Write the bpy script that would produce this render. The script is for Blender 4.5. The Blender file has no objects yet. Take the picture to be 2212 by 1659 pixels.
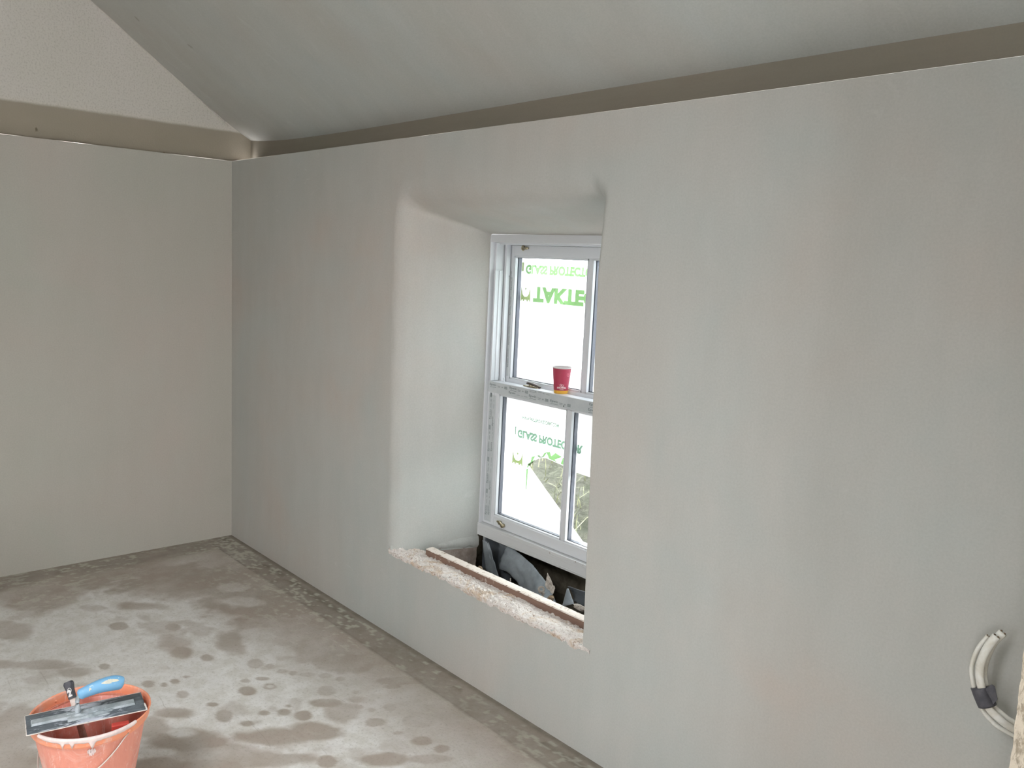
import bpy, math, random
import numpy as np
from mathutils import Vector, Matrix, noise
random.seed(4)
C = bpy.context.scene.collection
SC = bpy.context.scene
R = math.radians

# ---------------------------------------------------------------- camera, sky, added fill lights, exposure
W, H, F = 2212, 1659, 1850.0
RIGHT = np.array([0.6639, 0.7464, 0.0466]); UP = np.array([-0.1350, 0.0582, 0.9891]); FWD = np.array([-0.7355, 0.6630, -0.1394])
CAM = np.array([4.5746, -2.0099, 1.6200])
def at(px, py, axis, val):                       # the point of the plane axis = val that the photo shows at (px, py)
    d = RIGHT*(px-W/2)/F - UP*(py-H/2)/F + FWD
    return Vector(CAM + d*((val-CAM[axis])/d[axis]))
cd = bpy.data.cameras.new('camera'); cam = bpy.data.objects.new('camera', cd); C.objects.link(cam)
cd.sensor_fit = 'HORIZONTAL'; cd.sensor_width = 36.0; cd.lens = 36.0*F/W; cd.clip_start = 0.02; cd.clip_end = 200
m3 = Matrix((RIGHT, UP, -FWD)).transposed()
cam.matrix_world = Matrix.Translation(Vector(CAM)) @ m3.normalized().to_4x4()
SC.camera = cam
SC.view_settings.view_transform = 'Standard'; SC.view_settings.look = 'None'
SC.view_settings.exposure = -0.45; SC.view_settings.gamma = 1.0; SC.view_settings.use_curve_mapping = False
SC.cycles.use_denoising = True
SC.cycles.max_bounces = 10; SC.cycles.diffuse_bounces = 6; SC.cycles.transparent_max_bounces = 16
SC.cycles.sample_clamp_indirect = 5.0

world = bpy.data.worlds.new('overcast_sky'); SC.world = world; world.use_nodes = True
wn = world.node_tree.nodes; wl = world.node_tree.links
bg = wn['Background']; bg.inputs['Strength'].default_value = 20.5
tc = wn.new('ShaderNodeTexCoord'); sep = wn.new('ShaderNodeSeparateXYZ'); rmp = wn.new('ShaderNodeValToRGB')
wl.new(tc.outputs['Generated'], sep.inputs[0]); wl.new(sep.outputs['Z'], rmp.inputs[0]); wl.new(rmp.outputs[0], bg.inputs['Color'])
rmp.color_ramp.elements[0].position = 0.0; rmp.color_ramp.elements[0].color = (0.91, 0.89, 0.90, 1)
rmp.color_ramp.elements[1].position = 0.7; rmp.color_ramp.elements[1].color = (0.97, 0.96, 1.0, 1)

def fill_light(name, loc, target, sx, sy, power, col, spread=180):
    ld = bpy.data.lights.new(name, 'AREA'); ld.shape = 'RECTANGLE'; ld.size = sx; ld.size_y = sy; ld.energy = power; ld.color = col; ld.spread = R(spread)
    o = bpy.data.objects.new(name, ld); C.objects.link(o); o.location = loc
    o.rotation_euler = (Vector(target)-Vector(loc)).to_track_quat('-Z', 'Y').to_euler()
    return o
# added area lights at invented, unseen rear windows and end doorway
fill_light('added_rear_fill', (3.15, -4.78, 1.3), (3.15, 0, 0.6), 0.7, 0.95, 4, (1.0, 1.0, 1.0))
fill_light('added_rear_fill', (5.55, -4.78, 1.3), (5.4, 0, 0.6), 0.7, 0.95, 13, (0.98, 1.0, 1.0))
fill_light('added_doorway_fill', (7.58, -1.85, 1.15), (0, -1.85, 0.8), 1.0, 2.0, 10, (1.0, 1.0, 1.0))
fill_light('added_overhead_fill', (3.2, -3.35, 2.98), (2.7, -1.9, 0.0), 1.6, 0.9, 48, (1.0, 1.0, 1.0), 100)  # added overhead fill for floor and walls; the rear slope has no opening

# ---------------------------------------------------------------- helpers
def tag(o, label=None, cat=None, group=None, kind=None):
    if label: o['label'] = label
    if cat: o['category'] = cat
    if group: o['group'] = group
    if kind: o['kind'] = kind
    return o
def empty(name, loc=(0, 0, 0), rot=(0, 0, 0)):
    o = bpy.data.objects.new(name, None); C.objects.link(o); o.location = loc; o.rotation_euler = rot
    o.empty_display_size = 0.05
    return o
class MB:
    def __init__(s): s.v = []; s.f = []; s.mi = []
    def add(s, verts, faces, mi=0):
        n = len(s.v); s.v += [tuple(v) for v in verts]; s.f += [tuple(i+n for i in f) for f in faces]; s.mi += [mi]*len(faces); return s
    def box(s, x0, x1, y0, y1, z0, z1, mi=0):
        v = [(x, y, z) for z in (z0, z1) for y in (y0, y1) for x in (x0, x1)]
        return s.add(v, [(0, 2, 3, 1), (4, 5, 7, 6), (0, 1, 5, 4), (2, 6, 7, 3), (0, 4, 6, 2), (1, 3, 7, 5)], mi)
    def obox(s, c, ax, ay, az, mi=0):            # oriented box: centre and three half-axis vectors
        c, ax, ay, az = map(Vector, (c, ax, ay, az))
        v = [c+ax*i+ay*j+az*k for k in (-1, 1) for j in (-1, 1) for i in (-1, 1)]
        return s.add(v, [(0, 2, 3, 1), (4, 5, 7, 6), (0, 1, 5, 4), (2, 6, 7, 3), (0, 4, 6, 2), (1, 3, 7, 5)], mi)
    def quad(s, a, b, c, d, mi=0): return s.add([a, b, c, d], [(0, 1, 2, 3)], mi)
    def tube(s, pts, rad, n=12, ry=None, up=(0, 0, 1), cap=True, mi=0):
        pts = [Vector(p) for p in pts]; N = len(pts); rad = rad if hasattr(rad, '__len__') else [rad]*N
        ry = rad if ry is None else (ry if hasattr(ry, '__len__') else [ry]*N); up = Vector(up); vs = []
        for i, p in enumerate(pts):
            t = (pts[min(i+1, N-1)]-pts[max(i-1, 0)]).normalized()
            a = up.cross(t)
            if a.length < 1e-4: a = Vector((1, 0, 0)).cross(t)
            a.normalize(); b = t.cross(a).normalized()
            for k in range(n):
                q = 2*math.pi*k/n; vs.append(p+a*math.cos(q)*rad[i]+b*math.sin(q)*ry[i])
        fs = [(i*n+k, i*n+(k+1) % n, (i+1)*n+(k+1) % n, (i+1)*n+k) for i in range(N-1) for k in range(n)]
        if cap: fs += [tuple(reversed(range(n))), tuple(range((N-1)*n, N*n))]
        return s.add(vs, fs, mi)
    def lathe(s, prof, n=48, c=(0, 0, 0), mi=0, warp=None):
        c = Vector(c); vs = []
        for r_, z in prof:
            for k in range(n):
                a = 2*math.pi*k/n; rr = r_ + (warp(a, z) if warp else 0); vs.append(c+Vector((rr*math.cos(a), rr*math.sin(a), z)))
        fs = [(i*n+k, i*n+(k+1) % n, (i+1)*n+(k+1) % n, (i+1)*n+k) for i in range(len(prof)-1) for k in range(n)]
        return s.add(vs, fs, mi)
    def grid(s, P, mi=0):                        # P[i][j] points
        n, m = len(P), len(P[0]); vs = [p for row in P for p in row]
        return s.add(vs, [(i*m+j, i*m+j+1, (i+1)*m+j+1, (i+1)*m+j) for i in range(n-1) for j in range(m-1)], mi)
    def build(s, name, mat, parent=None, smooth=False, bevel=0, solid=0, auto=None):
        me = bpy.data.meshes.new(name); me.from_pydata(s.v, [], s.f)
        mats = mat if isinstance(mat, (list, tuple)) else [mat]
        for m in mats: me.materials.append(m)
        for p, i in zip(me.polygons, s.mi): p.material_index = i
        if smooth: me.polygons.foreach_set('use_smooth', [True]*len(me.polygons))
        me.update()
        o = bpy.data.objects.new(name, me); C.objects.link(o)
        if parent: o.parent = parent
        if solid:
            md = o.modifiers.new('thick', 'SOLIDIFY'); md.thickness = solid; md.offset = 0
        if bevel:
            md = o.modifiers.new('bevel', 'BEVEL'); md.width = bevel; md.segments = 2; md.limit_method = 'ANGLE'
        return o
def structure(o): o['kind'] = 'structure'; return o
def text_geo(body, size=1.0, bold=0.0, spacing=1.0):
    cu = bpy.data.curves.new('lettering', 'FONT'); cu.body = body; cu.size = size; cu.offset = bold; cu.space_character = spacing
    cu.resolution_u = 3
    t = bpy.data.objects.new('lettering', cu); C.objects.link(t)
    bpy.context.view_layer.update()
    me = bpy.data.meshes.new_from_object(t.evaluated_get(bpy.context.evaluated_depsgraph_get()))
    v = [(p.co.x, p.co.y) for p in me.vertices]; f = [tuple(p.vertices) for p in me.polygons]
    bpy.data.objects.remove(t); bpy.data.curves.remove(cu); bpy.data.meshes.remove(me)
    xs = [a for a, b in v]; ys = [b for a, b in v]
    x0, x1, y0, y1 = min(xs), max(xs), min(ys), max(ys)
    return [((a-x0)/(x1-x0), (b-y0)/(y1-y0)) for a, b in v], f      # normalised to 0..1
def put_text(mb, body, fn, bold=0.0, spacing=1.0, mi=0):
    v, f = text_geo(body, 1.0, bold, spacing); return mb.add([fn(a, b) for a, b in v], f, mi)

# ---------------------------------------------------------------- materials
def srgb(r, g, b):
    def c(x):
        x = x/255.0
        return x/12.92 if x <= 0.04045 else ((x+0.055)/1.055)**2.4
    return (c(r), c(g), c(b), 1.0)
class NT:
    def __init__(s, name):
        s.m = bpy.data.materials.new(name); s.m.use_nodes = True; s.t = s.m.node_tree; s.n = s.t.nodes; s.l = s.t.links
        s.b = s.n['Principled BSDF']; s.out = s.n['Material Output']; s._pos = None
    def pos(s, scale=(1, 1, 1), rot=(0, 0, 0), local=False):
        if local: src = s.n.new('ShaderNodeTexCoord').outputs['Object']
        else: src = s.n.new('ShaderNodeNewGeometry').outputs['Position']
        mp = s.n.new('ShaderNodeMapping'); mp.inputs['Scale'].default_value = scale; mp.inputs['Rotation'].default_value = rot
        s.l.new(src, mp.inputs[0]); return mp.outputs[0]
    def noise(s, vec, scale, detail=4, rough=0.55, dist=0.0):
        n = s.n.new('ShaderNodeTexNoise'); n.inputs['Scale'].default_value = scale; n.inputs['Detail'].default_value = detail
        n.inputs['Roughness'].default_value = rough; n.inputs['Distortion'].default_value = dist
        s.l.new(vec, n.inputs['Vector']); return n.outputs['Fac']
    def vor(s, vec, scale, feature='F1'):
        n = s.n.new('ShaderNodeTexVoronoi'); n.feature = feature; n.inputs['Scale'].default_value = scale
        s.l.new(vec, n.inputs['Vector']); return n.outputs['Distance']
    def ramp(s, fac, stops):
        n = s.n.new('ShaderNodeValToRGB'); e = n.color_ramp.elements
        while len(e) < len(stops): e.new(0.5)
        for k, (p, c) in enumerate(stops):
            e[k].position = p; e[k].color = c if hasattr(c, '__len__') else (c, c, c, 1)
        s.l.new(fac, n.inputs[0]); return n.outputs[0]
    def mix(s, fac, a, b, mode='MIX'):
        n = s.n.new('ShaderNodeMix'); n.data_type = 'RGBA'; n.blend_type = mode
        for sock, v in ((n.inputs[0], fac), (n.inputs[6], a), (n.inputs[7], b)):
            if isinstance(v, bpy.types.NodeSocket): s.l.new(v, sock)
            else: sock.default_value = v
        return n.outputs[2]
    def math(s, op, a, b=0.0, clamp=False):
        n = s.n.new('ShaderNodeMath'); n.operation = op; n.use_clamp = clamp
        for sock, v in ((n.inputs[0], a), (n.inputs[1], b)):
            if isinstance(v, bpy.types.NodeSocket): s.l.new(v, sock)
            else: sock.default_value = v
        return n.outputs[0]
    def bump(s, h, strength=0.3, dist=0.01):
        n = s.n.new('ShaderNodeBump'); n.inputs['Strength'].default_value = strength; n.inputs['Distance'].default_value = dist
        s.l.new(h, n.inputs['Height']); s.l.new(n.outputs[0], s.b.inputs['Normal']); return s
    def color(s, c, rough=0.6, metal=0.0, spec=None):
        if isinstance(c, bpy.types.NodeSocket): s.l.new(c, s.b.inputs['Base Color'])
        else: s.b.inputs['Base Color'].default_value = c
        if isinstance(rough, bpy.types.NodeSocket): s.l.new(rough, s.b.inputs['Roughness'])
        else: s.b.inputs['Roughness'].default_value = rough
        s.b.inputs['Metallic'].default_value = metal
        if spec is not None: s.b.inputs['Specular IOR Level'].default_value = spec
        return s

def plaster(name, base, warm, cool, streak=0.25, rough=0.75, rot=(0, 0, 0), marks=None, streak_scale=(5, 5, 1.4)):
    t = NT(name); p = t.pos()
    n1 = t.noise(p, 1.1, 3, 0.5, 0.6); n2 = t.noise(p, 4.5, 4, 0.6, 0.3)
    c = t.mix(t.ramp(n1, [(0.38, 0.0), (0.62, 1.0)]), warm, cool)
    c = t.mix(t.ramp(n2, [(0.35, 0.0), (0.7, 0.8)]), c, base)
    st = t.noise(t.pos(streak_scale, rot), 1.6, 5, 0.65)
    c = t.mix(t.ramp(st, [(0.3, 0.0), (0.75, streak)]), c, (0.62, 0.62, 0.60, 1), 'MIX')
    fine = t.noise(p, 160, 3, 0.7)
    c = t.mix(t.ramp(fine, [(0.35, 0.10), (0.62, 0.0)]), c, (0.16, 0.155, 0.14, 1))
    if marks: c = marks(t, p, c)
    t.color(c, rough)
    h = t.math('ADD', t.math('MULTIPLY', st, 0.5), t.math('ADD', t.math('MULTIPLY', fine, 0.12), t.math('MULTIPLY', n2, 0.8)))
    t.bump(h, 0.22, 0.006); return t.m
def flecks(t, p, c):
    n = t.noise(t.pos((16, 5, 5), (0, 0, R(25))), 1.5, 4, 0.6, 0.8); m = t.noise(p, 0.9, 2, 0.5)
    f = t.math('MULTIPLY', t.ramp(n, [(0.58, 0.0), (0.74, 0.35)]), t.ramp(m, [(0.42, 0.1), (0.6, 1.0)]))
    c = t.mix(f, c, srgb(196, 198, 194))
    v = t.vor(p, 3.1); f = t.math('ADD', v, t.math('MULTIPLY', t.noise(p, 24, 3, 0.7), 0.2))
    return t.mix(t.ramp(f, [(0.125, 0.5), (0.15, 0.0)]), c, srgb(128, 118, 104))
def dabs(t, p, c):
    n = t.noise(t.pos((5, 5, 11), (0, R(20), 0)), 2.4, 4, 0.6, 1.0); m = t.noise(p, 1.3, 2, 0.5)
    f = t.math('MULTIPLY', t.ramp(n, [(0.62, 0.0), (0.80, 0.30)]), t.ramp(m, [(0.50, 0.0), (0.66, 1.0)]))
    return t.mix(f, c, srgb(200, 203, 200))
def chips(t, p, c):
    v = t.vor(p, 7.0); w = t.noise(p, 30, 3, 0.7)
    f = t.math('ADD', v, t.math('MULTIPLY', w, 0.22))
    return t.mix(t.ramp(f, [(0.135, 0.75), (0.165, 0.0)]), c, srgb(92, 82, 66))
M = {}
M['wall_plaster'] = plaster('fresh_skim_plaster', srgb(175, 175, 170), srgb(178, 171, 163), srgb(170, 174, 170), streak=0.16, marks=dabs)
M['gable_plaster'] = plaster('gable_skim_plaster', srgb(182, 179, 170), srgb(184, 177, 168), srgb(178, 178, 168), streak=0.10)
M['upper_gable'] = None
M['ceiling_plaster'] = plaster('ceiling_skim_plaster', srgb(178, 180, 174), srgb(177, 174, 167), srgb(176, 181, 178), streak=0.22, rough=0.6, streak_scale=(4.0, 1.2, 1.2), rot=(0, 0, R(20)), marks=flecks)
M['brown_band'] = plaster('brown_band_plaster', srgb(134, 127, 113), srgb(133, 123, 110), srgb(129, 124, 111), streak=0.05, streak_scale=(1, 1, 14), marks=chips)  # darker, browner tone of the strip over the ledge
M['other_plaster'] = plaster('room_plaster', srgb(185, 182, 172), srgb(190, 180, 170), srgb(178, 180, 172))

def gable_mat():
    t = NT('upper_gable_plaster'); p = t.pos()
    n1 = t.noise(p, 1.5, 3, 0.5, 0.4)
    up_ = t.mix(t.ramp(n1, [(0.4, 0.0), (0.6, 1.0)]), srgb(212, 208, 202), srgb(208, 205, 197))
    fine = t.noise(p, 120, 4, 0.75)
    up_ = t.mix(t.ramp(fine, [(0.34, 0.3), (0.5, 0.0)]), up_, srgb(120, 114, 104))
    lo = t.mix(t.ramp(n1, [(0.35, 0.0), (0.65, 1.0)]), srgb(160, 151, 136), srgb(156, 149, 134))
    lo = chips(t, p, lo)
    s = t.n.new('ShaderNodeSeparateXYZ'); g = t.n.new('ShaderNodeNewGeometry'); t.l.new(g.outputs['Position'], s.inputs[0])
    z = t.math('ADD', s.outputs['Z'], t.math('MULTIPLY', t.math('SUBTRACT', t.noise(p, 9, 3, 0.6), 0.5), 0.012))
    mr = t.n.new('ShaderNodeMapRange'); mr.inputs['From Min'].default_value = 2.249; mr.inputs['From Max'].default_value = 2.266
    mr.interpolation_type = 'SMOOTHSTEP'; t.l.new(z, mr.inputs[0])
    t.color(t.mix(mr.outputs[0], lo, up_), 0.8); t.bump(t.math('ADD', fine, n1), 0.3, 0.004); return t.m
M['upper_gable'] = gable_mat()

def floor_mat():
    t = NT('damp_concrete_screed'); p = t.pos()
    a = t.n.new('ShaderNodeAttribute'); a.attribute_name = 'damp'
    s = t.n.new('ShaderNodeSeparateColor'); t.l.new(a.outputs['Color'], s.inputs[0])
    damp, edge, flake = s.outputs[0], s.outputs[1], s.outputs[2]
    n1 = t.noise(p, 3.0, 5, 0.65, 0.5); n2 = t.noise(p, 14, 6, 0.7); n3 = t.noise(p, 90, 5, 0.75)
    dry = t.mix(t.ramp(n1, [(0.35, 0.0), (0.65, 1.0)]), srgb(216, 215, 212), srgb(222, 221, 218))
    dry = t.mix(t.ramp(n2, [(0.40, 0.6), (0.58, 0.0)]), dry, srgb(194, 191, 182))
    wet = t.mix(t.ramp(n1, [(0.35, 0.0), (0.65, 1.0)]), srgb(168, 156, 146), srgb(164, 157, 147))
    wet = t.mix(t.ramp(n2, [(0.42, 0.4), (0.6, 0.0)]), wet, srgb(160, 149, 137))
    c = t.mix(damp, dry, wet)
    dark = t.mix(t.ramp(n2, [(0.4, 0.0), (0.6, 1.0)]), srgb(116, 109, 98), srgb(130, 124, 113))
    c = t.mix(edge, c, dark)
    c = t.mix(flake, c, srgb(188, 187, 174))
    c = t.mix(t.ramp(n3, [(0.33, 0.35), (0.47, 0.0)]), c, srgb(122, 115, 103))
    # fine scratches and drag marks left in the screed
    sc_ = t.noise(t.pos((2.2, 30, 1), (0, 0, R(22))), 1.0, 5, 0.7, 1.2)
    c = t.mix(t.ramp(sc_, [(0.27, 0.5), (0.36, 0.0)]), c, srgb(138, 130, 120))
    t.color(c, 0.7)
    t.bump(t.math('ADD', t.math('MULTIPLY', n3, 0.5), t.math('ADD', n2, t.math('MULTIPLY', flake, 0.6))), 0.35, 0.004); return t.m
M['floor'] = floor_mat()

def sill_mat():
    t = NT('crumbly_lime_plaster'); p = t.pos()
    n1 = t.noise(p, 9, 5, 0.7, 1.0); n2 = t.noise(p, 75, 4, 0.75, 1.5)
    c = t.mix(t.ramp(n1, [(0.52, 0.0), (0.64, 1.0)]), srgb(222, 216, 211), srgb(196, 174, 150))
    c = t.mix(t.ramp(n2, [(0.36, 0.9), (0.45, 0.0)]), c, srgb(138, 114, 94))
    t.color(c, 0.9); t.bump(n2, 0.8, 0.004); return t.m
M['sill'] = sill_mat()
def simple(name, c, rough=0.5, metal=0.0, var=None, scale=8, bump=0.0, bscale=60, local=False):
    t = NT(name); p = t.pos(local=local)
    col = c if var is None else t.mix(t.ramp(t.noise(p, scale, 5, 0.65, 0.4), [(0.4, 0.0), (0.62, 1.0)]), c, var)
    t.color(col, rough, metal)
    if bump: t.bump(t.noise(p, bscale, 4, 0.7), bump, 0.003)
    return t.m
M['upvc'] = simple('white_upvc', srgb(216, 219, 223), 0.35)
def dirty_upvc():
    t = NT('splashed_white_upvc'); p = t.pos()
    v = t.vor(p, 26.0); w = t.noise(p, 80, 3, 0.6)
    f = t.math('ADD', v, t.math('MULTIPLY', w, 0.3))
    c = t.mix(t.ramp(f, [(0.21, 0.8), (0.24, 0.0)]), srgb(208, 210, 211), srgb(150, 144, 134))
    ln = t.noise(t.pos((3, 3, 160)), 1.0, 2, 0.5)
    c = t.mix(t.ramp(ln, [(0.3, 0.25), (0.4, 0.0)]), c, srgb(150, 148, 146))
    t.color(c, 0.4); return t.m
M['cill'] = dirty_upvc()
M['tape'] = simple('grey_protective_tape', srgb(196, 201, 203), 0.35, var=srgb(188, 194, 197), scale=20)
M['tape_print'] = simple('grey_green_tape_print', srgb(108, 120, 122), 0.5)
M['dark_spacer'] = simple('black_glazing_spacer', srgb(88, 90, 102), 0.4)
M['gasket'] = simple('grey_gasket', srgb(70, 72, 78), 0.5)
M['brass'] = simple('tarnished_brass', srgb(196, 186, 160), 0.28, 1.0, var=srgb(150, 138, 110), scale=60)
M['dark_metal'] = simple('dark_bronze_metal', srgb(84, 76, 70), 0.35, 0.6)
def glass_mat():
    t = NT('window_glass'); t.n.remove(t.b)
    tr = t.n.new('ShaderNodeBsdfTransparent'); tr.inputs[0].default_value = (0.965, 0.985, 0.975, 1)
    gl = t.n.new('ShaderNodeBsdfGlossy'); gl.inputs['Roughness'].default_value = 0.02
    mx = t.n.new('ShaderNodeMixShader'); mx.inputs[0].default_value = 0.05
    t.l.new(tr.outputs[0], mx.inputs[1]); t.l.new(gl.outputs[0], mx.inputs[2]); t.l.new(mx.outputs[0], t.out.inputs[0]); return t.m
M['glass'] = glass_mat()
def film_mat(name, clear_lo, clear_hi, tint, scale=6.0, p0=0.45, p1=0.68):
    t = NT(name); t.n.remove(t.b); p = t.pos()
    tl = t.n.new('ShaderNodeBsdfTranslucent'); tl.inputs[0].default_value = (0.93, 0.94, 0.96, 1)
    df = t.n.new('ShaderNodeBsdfDiffuse'); df.inputs[0].default_value = (0.8, 0.82, 0.86, 1)
    m1 = t.n.new('ShaderNodeMixShader'); m1.inputs[0].default_value = 0.12
    t.l.new(tl.outputs[0], m1.inputs[1]); t.l.new(df.outputs[0], m1.inputs[2])
    tr = t.n.new('ShaderNodeBsdfTransparent'); tr.inputs[0].default_value = tint
    m2 = t.n.new('ShaderNodeMixShader')
    f = t.noise(t.pos((1, 1, 0.5)), scale, 4, 0.55, 0.8)
    t.l.new(t.ramp(f, [(p0, clear_lo), (p1, clear_hi)]), m2.inputs[0])
    t.l.new(m1.outputs[0], m2.inputs[1]); t.l.new(tr.outputs[0], m2.inputs[2]); t.l.new(m2.outputs[0], t.out.inputs[0]); return t.m
M['film'] = film_mat('milky_protective_film', 0.05, 0.12, (1, 1, 1, 1))
M['film_wet'] = film_mat('cloudy_protective_film', 0.05, 0.38, (0.85, 0.90, 1.0, 1), 4.5, 0.46, 0.64)
def print_mat(name, col):
    t = NT(name); t.n.remove(t.b)
    tr = t.n.new('ShaderNodeBsdfTransparent'); tr.inputs[0].default_value = col
    t.l.new(tr.outputs[0], t.out.inputs[0]); return t.m
M['print_green'] = print_mat('bright_green_film_print', (0.11, 0.21, 0.08, 1))
M['print_teal'] = print_mat('soft_green_film_print', (0.085, 0.155, 0.105, 1))
M['print_lime'] = print_mat('lime_film_print', (0.13, 0.165, 0.06, 1))
M['batten_side'] = simple('brown_sawn_timber', srgb(138, 112, 98), 0.75, var=srgb(112, 92, 82), scale=25, bump=0.4)
def batten_mat():
    t = NT('plaster_spattered_timber'); p = t.pos()
    g = t.n.new('ShaderNodeNewGeometry'); s = t.n.new('ShaderNodeSeparateXYZ'); t.l.new(g.outputs['Normal'], s.inputs[0])
    n = t.noise(p, 38, 5, 0.7, 0.6); n2 = t.noise(t.pos((3, 30, 30)), 3, 5, 0.6)
    wood = t.mix(n2, srgb(142, 114, 98), srgb(112, 90, 80))
    top = t.mix(t.ramp(n, [(0.33, 1.0), (0.44, 0.0)]), srgb(224, 215, 206), srgb(160, 140, 122))
    splash = t.ramp(t.noise(p, 22, 4, 0.7), [(0.62, 0.0), (0.72, 0.7)])
    side = t.mix(splash, wood, srgb(190, 176, 166))
    c = t.mix(t.ramp(s.outputs['Z'], [(0.45, 0.0), (0.6, 1.0)]), side, top)
    t.color(c, 0.85); t.bump(n, 0.5, 0.003); return t.m
M['batten'] = batten_mat()
M['void'] = simple('old_cavity_render', srgb(108, 102, 88), 0.95, var=srgb(78, 72, 62), scale=14, bump=0.5)
M['pink_render'] = simple('pinkish_brown_render', srgb(158, 146, 138), 0.95, var=srgb(138, 126, 118), scale=30, bump=0.6)
M['rubble'] = simple('sandy_rubble', srgb(170, 148, 122), 0.95, var=srgb(120, 104, 88), scale=45, bump=0.9, bscale=120)
M['rubble_pale'] = simple('pale_mortar_rubble', srgb(186, 180, 172), 0.95, var=srgb(142, 136, 128), scale=60, bump=0.9, bscale=140)
M['membrane'] = simple('grey_damp_membrane', srgb(138, 146, 152), 0.32, var=srgb(112, 120, 126), scale=10, bump=0.2, bscale=25)
M['membrane_dark'] = simple('black_damp_membrane', srgb(66, 72, 78), 0.35, var=srgb(84, 90, 96), scale=12, bump=0.2, bscale=25)
M['old_brick'] = simple('dark_red_brown_stone', srgb(112, 88, 78), 0.95, var=srgb(80, 66, 60), scale=35, bump=0.8)
M['nib'] = None
def nib_mat():
    t = NT('coarse_cream_render'); p = t.pos()
    n = t.noise(t.pos((60, 60, 22)), 1.6, 5, 0.75); n1 = t.noise(p, 5, 3, 0.5)
    c = t.mix(t.ramp(n1, [(0.4, 0.0), (0.6, 1.0)]), srgb(204, 194, 177), srgb(190, 181, 164))
    c = t.mix(t.ramp(n, [(0.40, 0.9), (0.52, 0.0)]), c, srgb(146, 135, 117))
    t.color(c, 0.9); t.bump(n, 0.8, 0.004); return t.m
M['nib'] = nib_mat()

def bucket_mat(name, base, var):
    t = NT(name); p = t.pos(local=True)
    n = t.noise(p, 9, 5, 0.7, 1.2); n2 = t.noise(t.pos((30, 30, 6), local=True), 1.5, 5, 0.7)
    c = t.mix(t.ramp(n2, [(0.35, 0.0), (0.7, 1.0)]), base, var)
    c = t.mix(t.ramp(n, [(0.52, 0.0), (0.70, 0.75)]), c, srgb(226, 190, 180))
    sc_ = t.noise(t.pos((24, 24, 5), (0.3, 0.2, 0), local=True), 2.2, 6, 0.8, 2.0)
    c = t.mix(t.ramp(sc_, [(0.57, 0.0), (0.66, 0.7)]), c, srgb(238, 210, 204))
    t.color(c, 0.45); t.b.inputs['Subsurface Weight'].default_value = 0.0
    return t.m
M['bucket'] = bucket_mat('orange_bucket_plastic', srgb(224, 150, 130), srgb(214, 138, 120))
M['bucket_rim'] = bucket_mat('bright_orange_rim_plastic', srgb(240, 156, 120), srgb(236, 150, 116))
M['bucket_in'] = bucket_mat('orange_bucket_inside', srgb(226, 142, 126), srgb(218, 132, 118))
M['wet_plaster'] = simple('wet_pink_plaster', srgb(236, 218, 214), 0.4, var=srgb(222, 204, 202), scale=60)
M['slurry'] = simple('murky_plaster_water', srgb(140, 108, 102), 0.25, var=srgb(118, 92, 88), scale=12)
M['wire'] = simple('galvanised_wire', srgb(214, 208, 202), 0.3, 0.7)
def steel_mat():
    t = NT('smeared_trowel_steel'); p = t.pos((1, 1, 1), local=True)
    n = t.noise(t.pos((5, 22, 5), local=True), 2.5, 5, 0.65, 1.0)
    c = t.mix(t.ramp(n, [(0.35, 0.0), (0.65, 1.0)]), srgb(80, 87, 95), srgb(114, 123, 130))
    n2 = t.noise(t.pos((9, 30, 9), local=True), 2.0, 6, 0.7, 1.5)
    g = t.n.new('ShaderNodeTexCoord'); s = t.n.new('ShaderNodeSeparateXYZ'); t.l.new(g.outputs['Object'], s.inputs[0])
    x = t.math('ABSOLUTE', t.math('ADD', s.outputs['X'], -0.002))
    mid = t.n.new('ShaderNodeMapRange'); mid.inputs['From Min'].default_value = 0.02; mid.inputs['From Max'].default_value = 0.11
    mid.inputs['To Min'].default_value = 1.0; mid.inputs['To Max'].default_value = 0.0; t.l.new(x, mid.inputs[0])
    f = t.ramp(t.math('ADD', n2, t.math('MULTIPLY', mid.outputs[0], 0.22)), [(0.62, 0.0), (0.70, 0.9)])
    c = t.mix(f, c, srgb(208, 213, 224))
    t.color(c, 0.45, 0.15); t.bump(n2, 0.4, 0.002); return t.m
M['steel'] = steel_mat()
M['edge_plaster'] = simple('dried_plaster_line', srgb(226, 218, 212), 0.8, var=srgb(200, 194, 190), scale=70)
M['alloy'] = simple('plastered_alloy', srgb(184, 192, 198), 0.5, 0.2, var=srgb(150, 160, 164), scale=25, bump=0.5, local=True)
def grip_mat():
    t = NT('scuffed_blue_grip'); p = t.pos(local=True)
    n = t.noise(p, 70, 4, 0.7)
    c = t.mix(t.ramp(n, [(0.60, 0.0), (0.68, 0.8)]), srgb(116, 172, 212), srgb(190, 216, 230))
    t.color(c, 0.5); return t.m
M['grip'] = grip_mat()
M['grip_print'] = simple('worn_cream_print', srgb(222, 216, 196), 0.7, var=srgb(196, 198, 186), scale=80)
M['black_tape'] = simple('black_rubber_tape', srgb(62, 62, 70), 0.45, var=srgb(82, 82, 88), scale=40)
M['white_paint'] = simple('white_marker_paint', srgb(220, 218, 218), 0.6)
M['pale_wood'] = simple('plastered_pale_wood', srgb(206, 184, 172), 0.7, var=srgb(226, 214, 208), scale=60)
M['red_plastic'] = simple('red_plastic', srgb(210, 84, 76), 0.4)
M['cup'] = simple('maroon_card', srgb(166, 50, 76), 0.45)
M['cup_yellow'] = simple('yellow_card', srgb(222, 170, 60), 0.5)
M['cup_white'] = simple('white_paper_lip', srgb(232, 226, 226), 0.5)
M['cup_print'] = simple('white_cup_print', srgb(238, 214, 216), 0.6)
M['cup_print_pink'] = simple('pink_cup_print', srgb(226, 132, 150), 0.6)
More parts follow.
